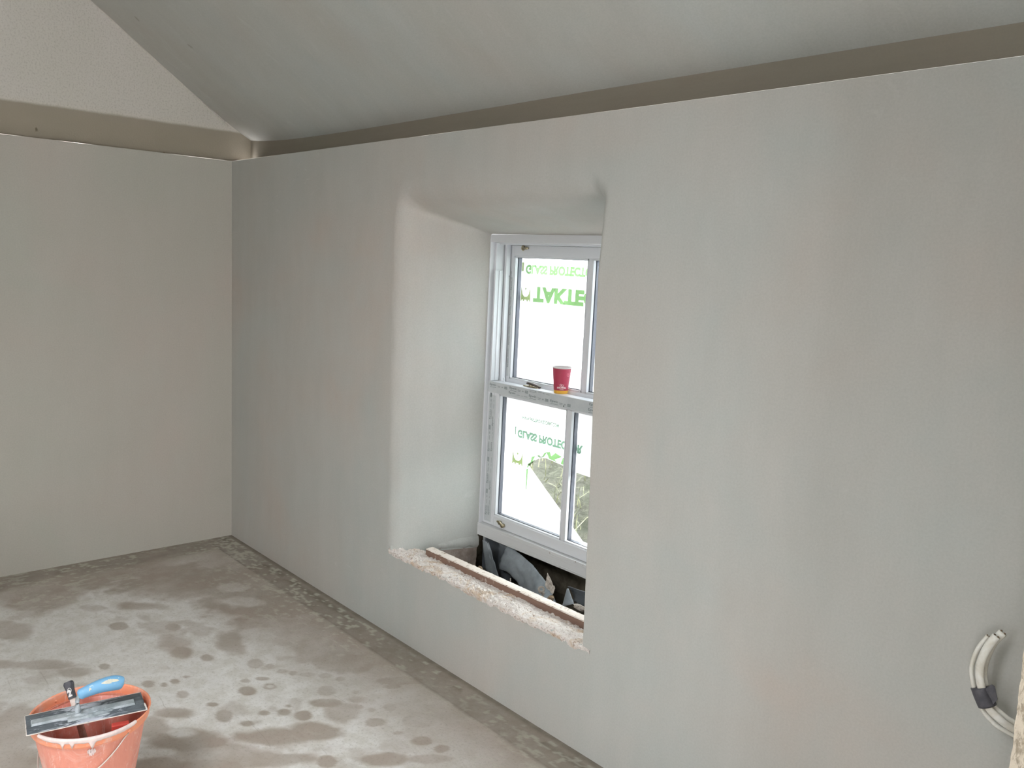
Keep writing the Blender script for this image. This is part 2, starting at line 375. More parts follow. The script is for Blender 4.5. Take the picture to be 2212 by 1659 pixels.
M['cup_print_dull'] = simple('dull_rust_cup_print', srgb(196, 92, 92), 0.6)
M['cable'] = simple('white_pvc_sheath', srgb(226, 227, 222), 0.4, var=srgb(206, 203, 192), scale=20)
M['copper'] = simple('dirty_cut_copper', srgb(140, 116, 92), 0.5, 0.4, var=srgb(96, 82, 68), scale=150)
M['ground'] = simple('grey_path_gravel', srgb(88, 87, 89), 0.95, var=srgb(68, 67, 67), scale=5, bump=0.8, bscale=40)
def grass_mat():
    t = NT('rough_grass_bank'); p = t.pos()
    n = t.noise(p, 4, 6, 0.75, 0.5); n2 = t.noise(p, 26, 5, 0.8, 1.0)
    c = t.mix(t.ramp(n, [(0.4, 0.0), (0.6, 1.0)]), srgb(46, 50, 34), srgb(68, 65, 59))
    c = t.mix(t.ramp(n2, [(0.42, 0.0), (0.6, 0.8)]), c, srgb(84, 84, 72))
    t.color(c, 0.95); t.bump(n2, 1.0, 0.03); return t.m
M['grass'] = grass_mat()
M['blade'] = simple('pale_grass_blade', srgb(150, 150, 118), 0.8, var=srgb(66, 72, 46), scale=9)
M['ext_render'] = simple('white_pebbledash', srgb(236, 230, 230), 0.9, var=srgb(216, 206, 206), scale=60, bump=0.9, bscale=90)

# ================================================================ SETTING
ZL = 2.096          # ledge height
ZS = 0.372          # broken sill level
SET = 0.13          # how far the upper wall stands back
def fb(x, y=0.0, z=0.0, o=4): return noise.fractal(Vector((x, y, z)), 0.7, 2.0, o)

# ---- wall_right: the wall with the window, soft plastered reveal as one surface
mb = MB()
XR = 6.9
path = []
xl_b, xr_b = 1.624, 2.755
def arris_right(z): return 2.7535-(z-0.38)*(0.0365/1.45)
zc_t, zi_t = 1.842, 1.741
nL, nT, nR = 40, 40, 40
AP, BP, RP = [], [], []
for i in range(nL):
    u = i/(nL-1.0); z = ZS-0.012+u*(zc_t-0.03-ZS)
    AP.append(Vector((1.622+0.006*math.sin(z*3.1)+0.002*fb(z*6), 0, z))); BP.append(Vector((1.716, 0.402, 0.340+u*(zi_t-0.02-0.340)))); RP.append((0.045, Vector((-1, 0, 0))))
for i in range(1, 8):
    a = i/8.0*math.pi/2; cx, cz = 1.622+0.03, zc_t-0.03
    AP.append(Vector((cx-0.03*math.cos(a), 0, cz+0.03*math.sin(a)))); BP.append(Vector((1.716+0.01*(1-math.cos(a)), 0.402, zi_t-0.02+0.02*math.sin(a)))); RP.append((0.045+0.037*i/8, Vector((-math.cos(a), 0, math.sin(a)))))
for i in range(nT):
    u = i/(nT-1.0); x = 1.652+u*(2.690-1.652)
    AP.append(Vector((x, 0, zc_t+0.004*math.sin(x*5)+0.006*u))); BP.append(Vector((1.73+u*(2.725-1.73), 0.402, zi_t-0.002*math.sin(u*3.1)))); RP.append((0.082, Vector((0, 0, 1))))
for i in range(1, 8):
    a = i/8.0*math.pi/2
    AP.append(Vector((2.690+0.026*math.sin(a), 0, zc_t+0.006-0.026*(1-math.cos(a))))); BP.append(Vector((2.725+0.02*math.sin(a), 0.402, zi_t-0.02*(1-math.cos(a)))))
    RP.append((0.05, Vector((0.036*math.sin(a), 0, 0.082*math.cos(a)))/0.05))
for i in range(nR):
    u = i/(nR-1.0); z = 1.822+u*(ZS-0.012-1.822)
    rr = 0.006+0.03*max(0, 1-u*7)
    AP.append(Vector((arris_right(z)+0.001*fb(z*5, 3), 0, z))); BP.append(Vector((2.745, 0.402, 1.721+u*(0.340-1.721)))); RP.append((rr, Vector((1, 0, 0))))
outer = []; P = []
for A, B, (r_, o_) in zip(AP, BP, RP):
    d = (B-A); L = d.length; d = d/L
    p0, p2 = A+o_*r_, A+d*r_*1.15
    row = []
    for k in range(11):
        t_ = k/10.0; row.append(p0*(1-t_)**2+A*2*t_*(1-t_)+p2*t_*t_)
    for k in range(1, 9): row.append(p2+(B-p2)*(k/8.0))
    amp = 0.0025 if r_ > 0.03 else 0.0008
    for k, q in enumerate(row):
        if 0 < k < len(row)-1: row[k] = q+Vector((fb(q.x*5, q.y*5, q.z*5), fb(q.x*4+9, q.y*5, q.z*4), fb(q.z*5, q.x*4+5)))*amp
    P.append(row); outer.append(p0.copy())
mb.grid(P)
# flat face of the wall around that surface
def face_z(x): return ZS-0.004+0.007*fb(x*11, 7.7, 0, 3)+0.005*fb(x*45, 1.7)
ztop = lambda x: ZL+0.0018*fb(x*3.0, 2.2)
Lo = outer[:nL]; 
mb.quad((0, 0, 0), (outer[0].x, 0, 0), (outer[0].x, 0, outer[0].z), (0, 0, outer[0].z))
for i in range(len(outer)-1):
    a, b = outer[i], outer[i+1]
    if i < nL-1: mb.quad((0, 0, a.z), a, b, (0, 0, b.z))
zj = outer[nL-1].z
top = [(0, 0, zj)]+[p for p in outer[nL-1:nL+nT+14]]
zj2 = outer[nL+nT+13].z
# region above: fan strips straight up to the ledge
seq = outer[nL-1:nL+nT+14]
xs_prev = 0.0
strip = [(0.0, zj)]+[(p.x, p.z) for p in seq]
for (xa, za), (xb, zb) in zip(strip[:-1], strip[1:]):
    mb.quad((xa, 0, za), (xb, 0, zb), (xb, 0, ztop(xb)), (xa, 0, ztop(xa)))
xe = seq[-1].x
mb.quad((xe, 0, zj2), (XR, 0, zj2), (XR, 0, ztop(XR)), (xe, 0, ztop(xe)))
Rs = outer[nL+nT+13:]
for a, b in zip(Rs[:-1], Rs[1:]): mb.quad(b, (XR, 0, b.z), (XR, 0, a.z), a)
zb_ = outer[-1].z
mb.quad((outer[-1].x, 0, 0), (XR, 0, 0), (XR, 0, zb_), (outer[-1].x, 0, zb_))
# below the window, with a broken upper lip
xs = np.linspace(outer[0].x, outer[-1].x, 260)
for xa, xb in zip(xs[:-1], xs[1:]):
    def yl(x): return 0.0
    mb.quad((xa, 0, 0), (xb, 0, 0), (xb, 0, face_z(xb)), (xa, 0, face_z(xa)))
    mb.quad((xa, 0, face_z(xa)), (xb, 0, face_z(xb)), (xb, 0.012, face_z(xb)), (xa, 0.012, face_z(xa)))
# ledge on top of the wall and the outer leaf that closes the wall around the window
mb.quad((0, 0, ZL), (XR, 0, ZL), (XR, SET+0.02, ZL), (0, SET+0.02, ZL))
for (x0, x1, z0, z1) in ((-0.06, 1.655, 0.0, 0.41), (-0.06, 1.72, 0.41, 2.4), (2.752, XR, 0.0, 2.4), (1.72, 2.752, 1.738, 2.4), (1.72, 2.752, 0.0, 0.19)):
    mb.box(x0, x1, 0.42 if z0 > 0.1 or x1 < 1.8 or x0 > 2.7 else 0.14, 0.60, z0, z1, 1)
wall_right = structure(mb.build('wall_right', [M['wall_plaster'], M['ext_render']], smooth=True))
# recessed brown band over the ledge
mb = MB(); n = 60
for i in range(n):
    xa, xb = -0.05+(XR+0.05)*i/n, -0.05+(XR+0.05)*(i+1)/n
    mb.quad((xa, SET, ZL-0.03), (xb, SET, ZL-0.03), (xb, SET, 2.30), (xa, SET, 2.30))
structure(mb.build('wall_right_upper', M['brown_band']))

# ---- wall_left: gable end
YB, ZR = -4.6, 2.19
SL = 0.725; YM = (SET+YB)/2.0
mb = MB()
n = 60
for i in range(n):
    ya, yb = YB*i/n, YB*(i+1)/n
    mb.quad((0, ya, 0), (0, yb, 0), (0, yb, ZL+0.0018*fb(yb*3, 5)), (0, ya, ZL+0.0018*fb(ya*3, 5) if i else ZL))
mb.quad((0, 0, ZL), (0, YB, ZL), (-0.07, YB, ZL), (-0.07, 0.15, ZL))
structure(mb.build('wall_left', M['gable_plaster']))
mb = MB()
zrid = ZR+SL*(SET-YM)
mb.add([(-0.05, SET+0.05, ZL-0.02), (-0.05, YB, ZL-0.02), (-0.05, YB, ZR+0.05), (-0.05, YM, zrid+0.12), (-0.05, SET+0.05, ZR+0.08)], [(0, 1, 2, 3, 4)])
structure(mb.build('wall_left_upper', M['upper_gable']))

# ---- sloping ceilings
def ceil_grid(name, y0, y1, z0, z1):
    mb = MB(); nx, ny = 90, 50; P = []
    for i in range(nx+1):
        x = -0.05+(7.6+0.05)*(i/nx); row = []
        for j in range(ny+1):
            v = j/ny; y = y0+(y1-y0)*v; z = z0+(z1-z0)*v
            sag = 0.010*fb(x*1.3, y*1.3, 1.0, 3)
            lip = 0.045*math.exp(-max(0.0, x+0.05)/0.35)*math.exp(-v*14)     # the eaves line lifts where it meets the gable
            row.append((x, y, z+sag*min(1, v*12)+lip*0.9+0.015*min(1.0, max(0.0, x/2.5))))
        P.append(row)
    mb.grid(P); return structure(mb.build(name, M['ceiling_plaster'], smooth=True))
ceil_grid('ceiling', SET, YM, ZR-0.006, zrid)
ceil_grid('ceiling_rear', YB, YM, ZR-0.006, zrid)
# feathered plaster arris where the ceiling meets the gable
mb = MB(); pts = []; rad = []
for i in range(70):
    y = 0.0-i*0.020; pts.append((-0.049+0.001*fb(y*20, 4), y, ZR-0.002+SL*(SET-y)+0.030*math.exp(-i/8.0)*0)); rad.append(0.0035+0.0035*abs(fb(y*14, 2)))
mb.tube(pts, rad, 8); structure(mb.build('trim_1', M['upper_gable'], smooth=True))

# ---- unseen rear wall with two invented window openings, right end wall with invented doorway
mb = MB()
def wall_x(y, x0, x1, z1, holes):
    cuts = sorted(holes); x = x0
    for (a, b, c, d) in cuts:
        mb.box(x, a, y-0.12, y, 0, z1); mb.box(a, b, y-0.12, y, 0, c); mb.box(a, b, y-0.12, y, d, z1); x = b
    mb.box(x, x1, y-0.12, y, 0, z1)
wall_x(YB, -0.1, 7.7, 2.25, [(2.8, 3.5, 0.8, 1.75), (5.2, 5.9, 0.8, 1.75)])
structure(mb.build('unseen_wall_rear', M['other_plaster']))
mb = MB()
mb.box(7.4, 7.52, YB, -2.35, 0, 4.0); mb.box(7.4, 7.52, -1.35, 0.15, 0, 4.0); mb.box(7.4, 7.52, -2.35, -1.35, 2.1, 4.0)
structure(mb.build('wall_end', M['other_plaster']))
mb = MB(); mb.box(XR-0.02, 7.5, 0.0, 0.14, 0, 2.3); structure(mb.build('wall_right_return', M['other_plaster']))

# ---- nib of coarse render at the right edge of the view
mb = MB(); nz = 220; P = []
prof = [(4.300, -0.35), (4.26, -0.352), (4.20, -0.351), (4.150, -0.352), (4.1245, -0.350), (4.1235, -0.30), (4.1235, -0.15), (4.1235, -0.002)]
for i in range(nz+1):
    z = 2.09*i/nz; row = []
    for k, (x, y) in enumerate(prof):
        j = (0.0028*fb(z*28, k*0.9, 3) + 0.0015*fb(z*90, k)) if k <= 4 else 0.0
        row.append((x+(j if k in (3, 4) else 0), y+(j*0.6 if k < 5 else 0), z))
    P.append(row)
mb.grid(P); mb.box(4.14, 4.30, -0.34, -0.002, 0, 2.085)
structure(mb.build('wall_nib', M['nib']))

# ---- floor: screed with damp stains and painted wall-foot shade (a grid carrying a stain map laid out in metres on the floor)
x0, x1, y0, y1, st = 0.0, 4.35, -2.35, 0.0, 0.0075
nx, ny = int((x1-x0)/st)+1, int((y1-y0)/st)+1
gx = np.linspace(x0, x1, nx); gy = np.linspace(y0, y1, ny); X, Y = np.meshgrid(gx, gy, indexing='ij')
rng = np.random.RandomState(7)
def vnoise(X, Y, s, seed):
    r = np.random.RandomState(seed); g = r.rand(256, 256)
    u, v = X*s+50, Y*s+50; iu, iv = np.floor(u).astype(int), np.floor(v).astype(int); fu, fv = u-iu, v-iv
    fu, fv = fu*fu*(3-2*fu), fv*fv*(3-2*fv); iu %= 256; iv %= 256; ju, jv = (iu+1) % 256, (iv+1) % 256
    return (g[iu, iv]*(1-fu)*(1-fv)+g[ju, iv]*fu*(1-fv)+g[iu, jv]*(1-fu)*fv+g[ju, jv]*fu*fv)*2-1
def fbm(X, Y, s, seed, o=4, g=0.55):
    out = 0; a = 1; t = 0
    for k in range(o): out = out+a*vnoise(X, Y, s*2**k, seed+k); t += a; a *= g
    return out/t
w1, w2 = fbm(X, Y, 3.2, 1), fbm(X, Y, 3.2, 11); f1, f2 = fbm(X, Y, 14, 21), fbm(X, Y, 14, 31)
def spot(b, warp=0.22, soft=0.25):
    px, py, rx, ry = b; c = at(px, py, 2, 0); ex = at(px+rx, py, 2, 0)-c; ey = at(px, py+ry, 2, 0)-c
    m = np.linalg.inv(np.array([[ex.x, ey.x], [ex.y, ey.y]]))
    dx, dy = X-c.x, Y-c.y; u = m[0, 0]*dx+m[0, 1]*dy; v = m[1, 0]*dx+m[1, 1]*dy
    d = np.sqrt(u*u+v*v); d = d+warp*f1+warp*1.3*w1*(1 if rx > 25 else 0.3)
    t = np.clip((1+soft/2-d)/soft, 0, 1); return t*t*(3-2*t)
SMALL = [(255,1352,20,8),(374,1355,18,8),(447,1421,17,9),(552,1433,17,10),(583,1440,10,6),(610,1450,12,5),(632,1454,9,5),(665,1457,20,5),
 (700,1459,16,6),(535,1493,19,11),(705,1492,22,12),(735,1467,10,5),(750,1479,13,5),(768,1496,8,5),(843,1527,15,9),(802,1534,9,5),
 (378,1472,10,5),(320,1477,14,8),(355,1479,7,5),(402,1462,9,3),(395,1500,15,8),(225,1440,11,6),(570,1540,14,7),(613,1538,18,8),
 (655,1545,22,12),(810,1560,24,10),(485,1545,19,13),(535,1563,18,7),(900,1556,35,18),(961,1543,30,9),(913,1600,26,12),(953,1617,18,9),
 (709,1645,24,14),(882,1520,16,7),(848,1483,22,6),(530,1471,12,4),(566,1466,14,4),(860,1583,14,5),(460,1522,14,5),(770,1528,14,5),(624,1525,9,4)]
BIG = [(378,1388,40,18),(396,1410,26,16),(500,1385,38,34),(420,1250,190,46),(560,1300,150,45),(250,1235,230,34),(60,1285,110,40),(25,1362,50,22),
 (640,1350,90,50),(700,1400,110,36),(760,1430,90,24),(545,1345,70,20),(80,1437,90,13),(155,1453,45,13),(740,1540,42,26),(700,1518,45,10),(770,1510,30,8),
 (330,1570,40,26),(400,1600,85,24),(470,1630,110,24),(600,1590,90,18),(680,1580,60,22),(560,1640,120,18),(430,1655,80,16),(370,1540,50,12),
 (1040,1500,95,26),(1193,1588,75,30),(1234,1629,90,30),(860,1470,60,10),(820,1640,60,14),(930,1640,50,10),(1060,1560,30,14),(300,1310,60,10),(40,1560,80,60),(20,1640,80,40),(350,1655,60,20)]
PALE = [(505,1268,26,8),(510,1300,40,10),(390,1583,26,8),(358,1624,22,8),(500,1563,18,9),(728,1567,16,5),(600,1560,30,5),(770,1560,20,6),(300,1325,40,8),(640,1620,40,6),
 (270,1340,80,22),(160,1390,90,28),(250,1405,70,20),(560,1400,24,10),(480,1470,50,22),(640,1500,36,14),(620,1410,24,8),(690,1660,30,8)]
D = np.zeros_like(X)
for b in BIG: D = np.maximum(D, spot(b, 0.42, 0.55)*(0.72+0.25*rng.rand()))
for b in PALE: D = D*(1-0.8*spot(b, 0.7, 1.0))
for b in SMALL: D = np.maximum(D, spot(b, 0.32, 0.30)*(0.70+0.25*rng.rand()))
D = np.clip(D+0.30*fbm(X, Y, 5, 55)*(0.5+D)+0.16*f2, 0, 1)
ring_ = spot((583, 1483, 15, 7), 0.1, 0.2)*(1-0.75*spot((583, 1483, 8, 3.5), 0.1, 0.3)); D = np.maximum(D, 0.75*ring_)
patch = np.clip((fbm(X, Y, 5.5, 77, 4)-0.18)/0.12, 0, 1); D = np.maximum(D, patch*0.45)
dw = -Y; dl = X
near = np.clip(1-dw/0.60+0.35*w1, 0, 1)*0.75; D = np.maximum(D, np.clip(near*1.6, 0, 0.95))
D = np.maximum(D, np.clip((1-dl/0.45+0.3*w2)*1.6, 0, 0.95))
strip_w = 0.150+0.004*vnoise(X, Y, 1.3, 9)
Eg = np.where(dw < strip_w, 0.55, 0)+np.exp(-((dw-strip_w)/0.006)**2)*0.35*(fbm(X, Y, 3, 90) > -0.25)
Eg = Eg+np.clip(1-dw/0.028, 0, 1)*0.9+np.exp(-((dw-0.055)/0.018)**2)*0.5*(w2 > 0.0)  # dark line at the wall foot paints the shadow gap below the plaster
Eg = np.maximum(Eg, np.clip((0.20+0.10*w1-dl)/0.08, 0, 1)*0.45)
Eg = np.clip(Eg+0.25*f2*(Eg > 0.2), 0, 1)
cell = fbm(X, Y*1.7, 34, 120, 3, 0.5); big = fbm(X, Y, 4, 130, 3)
flk = np.clip((cell-0.22)/0.05, 0, 1)*np.clip((0.42-dw+0.25*big)/0.2, 0, 1)
flk = np.maximum(flk, np.clip((fbm(X*1.7, Y, 32, 150, 3, 0.5)-0.22)/0.05, 0, 1)*np.clip((0.50-dl+0.3*big)/0.2, 0, 1))
flk = flk*np.clip(1.3-X/3.6, 0.25, 1)*np.clip((big+0.5)*2, 0.2, 1)*0.8*(dw > 0.03)
Z = 0.0015*f1*0+np.zeros_like(X)
V = np.stack([X, Y, Z], -1).reshape(-1, 3)
idx = np.arange(nx*ny).reshape(nx, ny)
Fq = np.stack([idx[:-1, :-1], idx[1:, :-1], idx[1:, 1:], idx[:-1, 1:]], -1).reshape(-1, 4)
ex = [(x1, y0, 0), (7.5, y0, 0), (7.5, 0, 0), (x1, 0, 0), (0, -4.7, 0), (7.5, -4.7, 0), (0, y0, 0)]
nv = len(V)
verts = np.vstack([V, np.array(ex, float)]); faces = Fq.tolist()+[[nv, nv+1, nv+2, nv+3], [nv+4, nv+5, nv+1, nv+6]]
me = bpy.data.meshes.new('floor'); me.from_pydata(verts.tolist(), [], faces); me.materials.append(M['floor'])
ca = me.color_attributes.new('damp', 'FLOAT_COLOR', 'POINT')
col = np.ones((len(verts), 4), np.float32); col[:nv, 0] = D.reshape(-1); col[:nv, 1] = Eg.reshape(-1); col[:nv, 2] = flk.reshape(-1)
col[nv:, 0] = 0.4; col[nv:, 1] = 0; col[nv:, 2] = 0
ca.data.foreach_set('color', col.reshape(-1)); me.update()
fl = bpy.data.objects.new('floor', me); C.objects.link(fl); structure(fl)

# ================================================================ WINDOW
win = empty('window_1', (2.235, 0.40, 0.404)); win['kind'] = 'structure'
ORG = Vector((2.235, 0.40, 0.404))
def wp(mb, name, mat, parent=win, base=ORG, **k):
    mb.v = [tuple(Vector(v)-base) for v in mb.v]
    o = mb.build(name, mat, parent, **k); return o
XL, XRW, ZT = 1.712, 2.758, 1.741
mb = MB()
mb.box(XL, 1.722, 0.402, 0.60, 0.404, ZT)             # outer jambs, head
mb.box(1.722, 1.734, 0.425, 0.475, 0.46, 1.705); mb.box(XRW-0.022, XRW, 0.402, 0.60, 0.404, ZT)
mb.box(1.722, 2.736, 0.402, 0.44, 1.706, ZT); mb.box(1.722, 2.736, 0.44, 0.60, 1.699, ZT)
mb.box(1.7385, 1.752, 0.468, 0.492, 0.46, 1.700)       # parting bead between the two tracks
mb.box(2.720, 2.736, 0.425, 0.475, 0.46, 1.705)
wp(mb, 'window_frame', M['upvc'], bevel=0.0015)
mb = MB(); mb.box(1.7345, 1.7415, 0.417, 0.424, 1.106, 1.588); mb.box(1.7345, 1.7385, 0.424, 0.466, 1.106, 1.588)
mb.box(1.7385, 1.742, 0.440, 0.452, 1.106, 1.585)
wp(mb, 'jamb_liner', M['upvc'], bevel=0.0008)
mb = MB(); mb.box(1.714, 1.7215, 0.4012, 0.4025, 1.10, 1.64)
wp(mb, 'sealant_bead', M['upvc'])
mb = MB(); mb.box(XL-0.006, XRW, 0.398, 0.60, 0.404, 0.4595)
mb.box(XL-0.006, XRW, 0.3965, 0.399, 0.412, 0.4150); mb.box(XL-0.006, XRW, 0.3965, 0.399, 0.446, 0.4475)
wp(mb, 'window_sill', M['cill'], bevel=0.002)
def sash(name, y, x0, x1, z0, z1, gx0, gx1, gz0, gz1, mx0, mx1, depth=0.05):
    yb = y+depth
    s = MB(); s.box(x0, gx0, y, yb, z0, z1); s.box(gx1, x1, y, yb, z0, z1); s.box(gx0, gx1, y, yb, z0, gz0); s.box(gx0, gx1, y, yb, gz1, z1)
    o = wp(s, name, M['upvc'], bevel=0.0025)
    b = MB(); yb1 = y+0.018; w = 0.006                    # glazing beads
    for (a, c) in ((gx0, mx0), (mx1, gx1)):
        b.box(a, a+w, y+0.004, yb1, gz0, gz1); b.box(c-w, c, y+0.004, yb1, gz0, gz1)
        b.box(a, c, y+0.004, yb1, gz0, gz0+w); b.box(a, c, y+0.004, yb1, gz1-w, gz1)
    c_ = MB(); c_.box(mx0, mx1, y+0.006, yb1+0.002, gz0, gz1); c_.box(mx0, mx1, y+0.046, y+0.056, gz0, gz1)
    sp = MB(); ya, ye = y+0.0245, y+0.0425                # spacers inside the sealed units
    for (a, c) in ((gx0, mx0), (mx1, gx1)):
        sp.box(a-0.004, a+0.006, ya, ye, gz0, gz1); sp.box(c-0.004, c+0.004, ya, ye, gz0, gz1)
        sp.box(a, c, ya, ye, gz0-0.003, gz0+0.0055); sp.box(a, c, ya, ye, gz1-0.004, gz1+0.003)
    gk = MB()
    for (a, c) in ((gx0, mx0), (mx1, gx1)):
        gk.box(a+w, c-w, y+0.0165, y+0.0185, gz0+w, gz0+w+0.0022); gk.box(a+w, c-w, y+0.0165, y+0.0185, gz1-w-0.0015, gz1-w)
    g = MB(); g.box(gx0-0.002, gx1+0.002, y+0.0200, y+0.0240, gz0-0.002, gz1+0.002); 
    g2 = MB(); g2.box(gx0-0.002, gx1+0.002, y+0.0430, y+0.0455, gz0-0.002, gz1+0.002)
    for m_, nm, mt in ((b, 'glazing_bead', 'upvc'), (c_, 'glazing_bar', 'upvc'), (sp, 'spacer_bar', 'dark_spacer'), (gk, 'gasket', 'gasket'), (g, 'glass_pane', 'glass'), (g2, 'glass_pane', 'glass')):
        q = wp(m_, nm, M[mt], parent=o, bevel=0.0006 if nm == 'glazing_bead' else 0)
        if nm == 'spacer_bar': q['label'] = 'black spacer strip inside the glazing'
    return o
lower = sash('lower_sash', 0.420, 1.7225, 2.735, 0.4605, 1.1040, 1.797, 2.670, 0.508, 1.052, 2.212, 2.233)
upper = sash('upper_sash', 0.497, 1.7250, 2.735, 1.058, 1.6985, 1.768, 2.700, 1.114, 1.652, 2.209, 2.231)
# printed tape on the lower sash
tp = MB(); tp.box(1.724, 2.730, 0.4190, 0.4199, 1.0555, 1.1025); tp.box(1.733, 1.778, 0.4190, 0.4199, 0.472, 1.044)
tape = wp(tp, 'protective_tape', M['tape'], parent=lower)
tape['label'] = 'grey protective tape with repeated printed wording'
tu = MB(); tu.box(1.7535, 1.7665, 0.4958, 0.4968, 1.125, 1.560); tu.obox((1.748, 0.488, 1.563), (0.012, -0.004, 0.001), (0, 0.0004, 0), (0.001, 0, 0.0035))
tape_u = wp(tu, 'protective_tape', M['tape'], parent=upper)
pr = MB()
def htext(body, x, z, w, h, y=0.4183, bold=0.01):
    put_text(pr, body, lambda a, b: (x+a*w, y, z+b*h), bold)
def bars(x, z, widths, h, y=0.4183):
    for (dx, w, k) in widths: pr.quad((x+dx, y, z+k), (x+dx+w, y, z+k), (x+dx+w, y, z+k+h), (x+dx, y, z+k+h))
def rowmark(x, z, s=1.0):
    htext('Epwin', x, z, 0.044*s, 0.0125*s)
    bars(x, z-0.0045, [(0.002, 0.042*s, 0)], 0.0013)
    htext('Window', x+0.052*s, z+0.003, 0.020*s, 0.0045*s); bars(x+0.053*s, z-0.0005, [(0, 0.017*s, 0)], 0.0010)
    htext('BBA', x+0.080*s, z+0.001, 0.010*s, 0.0045*s)
    for k in range(4): bars(x+0.097*s, z-0.002+k*0.0030, [(0.001*(k % 2), 0.020*s-0.002*(k % 2), 0)], 0.0016)
for x, z in ((1.734, 1.083), (1.866, 1.0845), (2.335, 1.0855), (2.465, 1.085), (2.600, 1.084)): rowmark(x, z)
for x, z in ((1.992, 1.0845),): bars(x, z+0.010, [(0, 0.040, 0.004), (0, 0.042, -0.002), (0.052, 0.02, 0.003), (0.08, 0.01, 0.001), (0.10, 0.02, 0.0)], 0.0013)
for x, z in ((1.862, 1.0655),): htext('Epwin', x, z, 0.042, 0.0105); bars(x+0.05, z+0.001, [(0, 0.02, 0), (0.03, 0.01, 0), (0.046, 0.022, 0)], 0.0012)
for x, z in ((1.990, 1.0685), (2.118, 1.0665), (2.330, 1.064), (2.520, 1.065)): rowmark(x, z)
pr.tube([(2.196, 0.4186, 1.060), (2.196, 0.4186, 1.066)], 0.0022, 8)
def vtext(body, x, z, w, h, y=0.4183):
    put_text(pr, body, lambda a, b: (x-b*w, y, z+a*h), 0.01)
for k, z in enumerate((0.50, 0.645, 0.790, 0.935)):
    vtext('Epwin', 1.751, z, 0.0115, 0.042); pr.quad((1.7535, 0.4183, z), (1.7548, 0.4183, z), (1.7548, 0.4183, z+0.042), (1.7535, 0.4183, z+0.042))
    vtext('Window', 1.750, z+0.052, 0.0045, 0.020); vtext('BBA', 1.750, z+0.080, 0.0045, 0.010)
    for q in range(4): pr.quad((1.741+q*0.003, 0.4183, z+0.098), (1.7426+q*0.003, 0.4183, z+0.098), (1.7426+q*0.003, 0.4183, z+0.118), (1.741+q*0.003, 0.4183, z+0.118))
    vtext('Epwin', 1.770, z+0.004-0.03*(k % 2), 0.0105, 0.040)
    for dz, ln in ((0.05, 0.02), (0.08, 0.01), (0.096, 0.024)): pr.quad((1.7665, 0.4183, z+dz), (1.7677, 0.4183, z+dz), (1.7677, 0.4183, z+dz+ln), (1.7665, 0.4183, z+dz+ln))
wp(pr, 'printed_lettering', M['tape_print'], parent=tape)
pr = MB()
def vtu(body, x, z, w, h): put_text(pr, body, lambda a, b: (x-b*w, 0.4952, z+a*h), 0.01)
for z in (1.165, 1.265, 1.395, 1.505): vtu('Epwin', 1.7640, z, 0.0085, 0.038); vtu('Window BBA', 1.7600, z+0.046, 0.004, 0.036); 
wp(pr, 'printed_lettering', M['tape_print'], parent=tape_u)

# protective film on the outside of the glass, with its mirrored green print
yf_u, yf_l = 0.5445, 0.4668
def film_at(pts, y): return [at(px, py, 1, y) for px, py in pts]
# upper: one sheet over both panes, gently wrinkled
fm = MB(); P = []
for i in range(61):
    x = 1.764+(2.704-1.764)*i/60; P.append([(x, yf_u+0.0012*fb(x*9, z*5, 2)+0.0012, z) for z in np.linspace(1.110, 1.656, 40)])
fm.grid(P); film_u = wp(fm, 'protective_film', M['film_wet'], parent=upper, smooth=True)
film_u['label'] = 'cloudy film with upside-down green lettering'
# lower: two sheets, the lower right corner of the left one peeled off along a diagonal
ya = yf_l
zb0, zt0 = 0.505, 1.056
Pa, Pb, Pc, Pd = at(1140, 1003, 1, ya), at(1181, 990, 1, ya), at(1222, 1009, 1, ya), at(1218, 1113, 1, ya)
slope = (Pd.z-Pa.z)/(Pd.x-Pa.x)
def diag(x): return Pa.z+slope*(x-Pa.x)
def upper_edge(x):
    if x < Pb.x: t_ = (x-Pa.x)/(Pb.x-Pa.x); return Pa.z+(Pb.z-Pa.z)*math.sin(min(1, max(0, t_))*math.pi/2)
    xr = 2.33; t_ = (x-Pb.x)/(xr-Pb.x); zr = at(1272, 1030, 1, ya).z
    return Pb.z+(zr-Pb.z)*min(1, t_)**0.9
fm = MB()
def wav(x, z): return ya+0.0014+0.0012*fb(x*10, z*6, 5)
xs_ = np.linspace(1.793, 2.674, 90)
for xa, xb in zip(xs_[:-1], xs_[1:]):
    def col_(x):
        if x < Pa.x: return [(zb0, zt0)]
        x_ = min(x, 2.40); lo_ = diag(x_); hi_ = upper_edge(x_)
        if x > 2.40: lo_, hi_ = max(zb0, diag(2.40)), upper_edge(2.40)
        return [(zb0, max(zb0+1e-4, lo_)), (hi_, zt0)]
    ca_, cb_ = col_(xa), col_(xb)
    if len(ca_) != len(cb_): ca_ = [(zb0, Pa.z), (Pa.z, zt0)]
    for (l1, h1), (l2, h2) in zip(ca_, cb_):
        N = 8
        for k in range(N):
            z1a, z1b = l1+(h1-l1)*k/N, l1+(h1-l1)*(k+1)/N; z2a, z2b = l2+(h2-l2)*k/N, l2+(h2-l2)*(k+1)/N
            fm.quad((xa, wav(xa, z1a), z1a), (xb, wav(xb, z2a), z2a), (xb, wav(xb, z2b), z2b), (xa, wav(xa, z1b), z1b))
film_l = wp(fm, 'protective_film', M['film'], parent=lower, smooth=True)
film_l['label'] = 'white film torn open in a triangle, with upside-down green lettering'
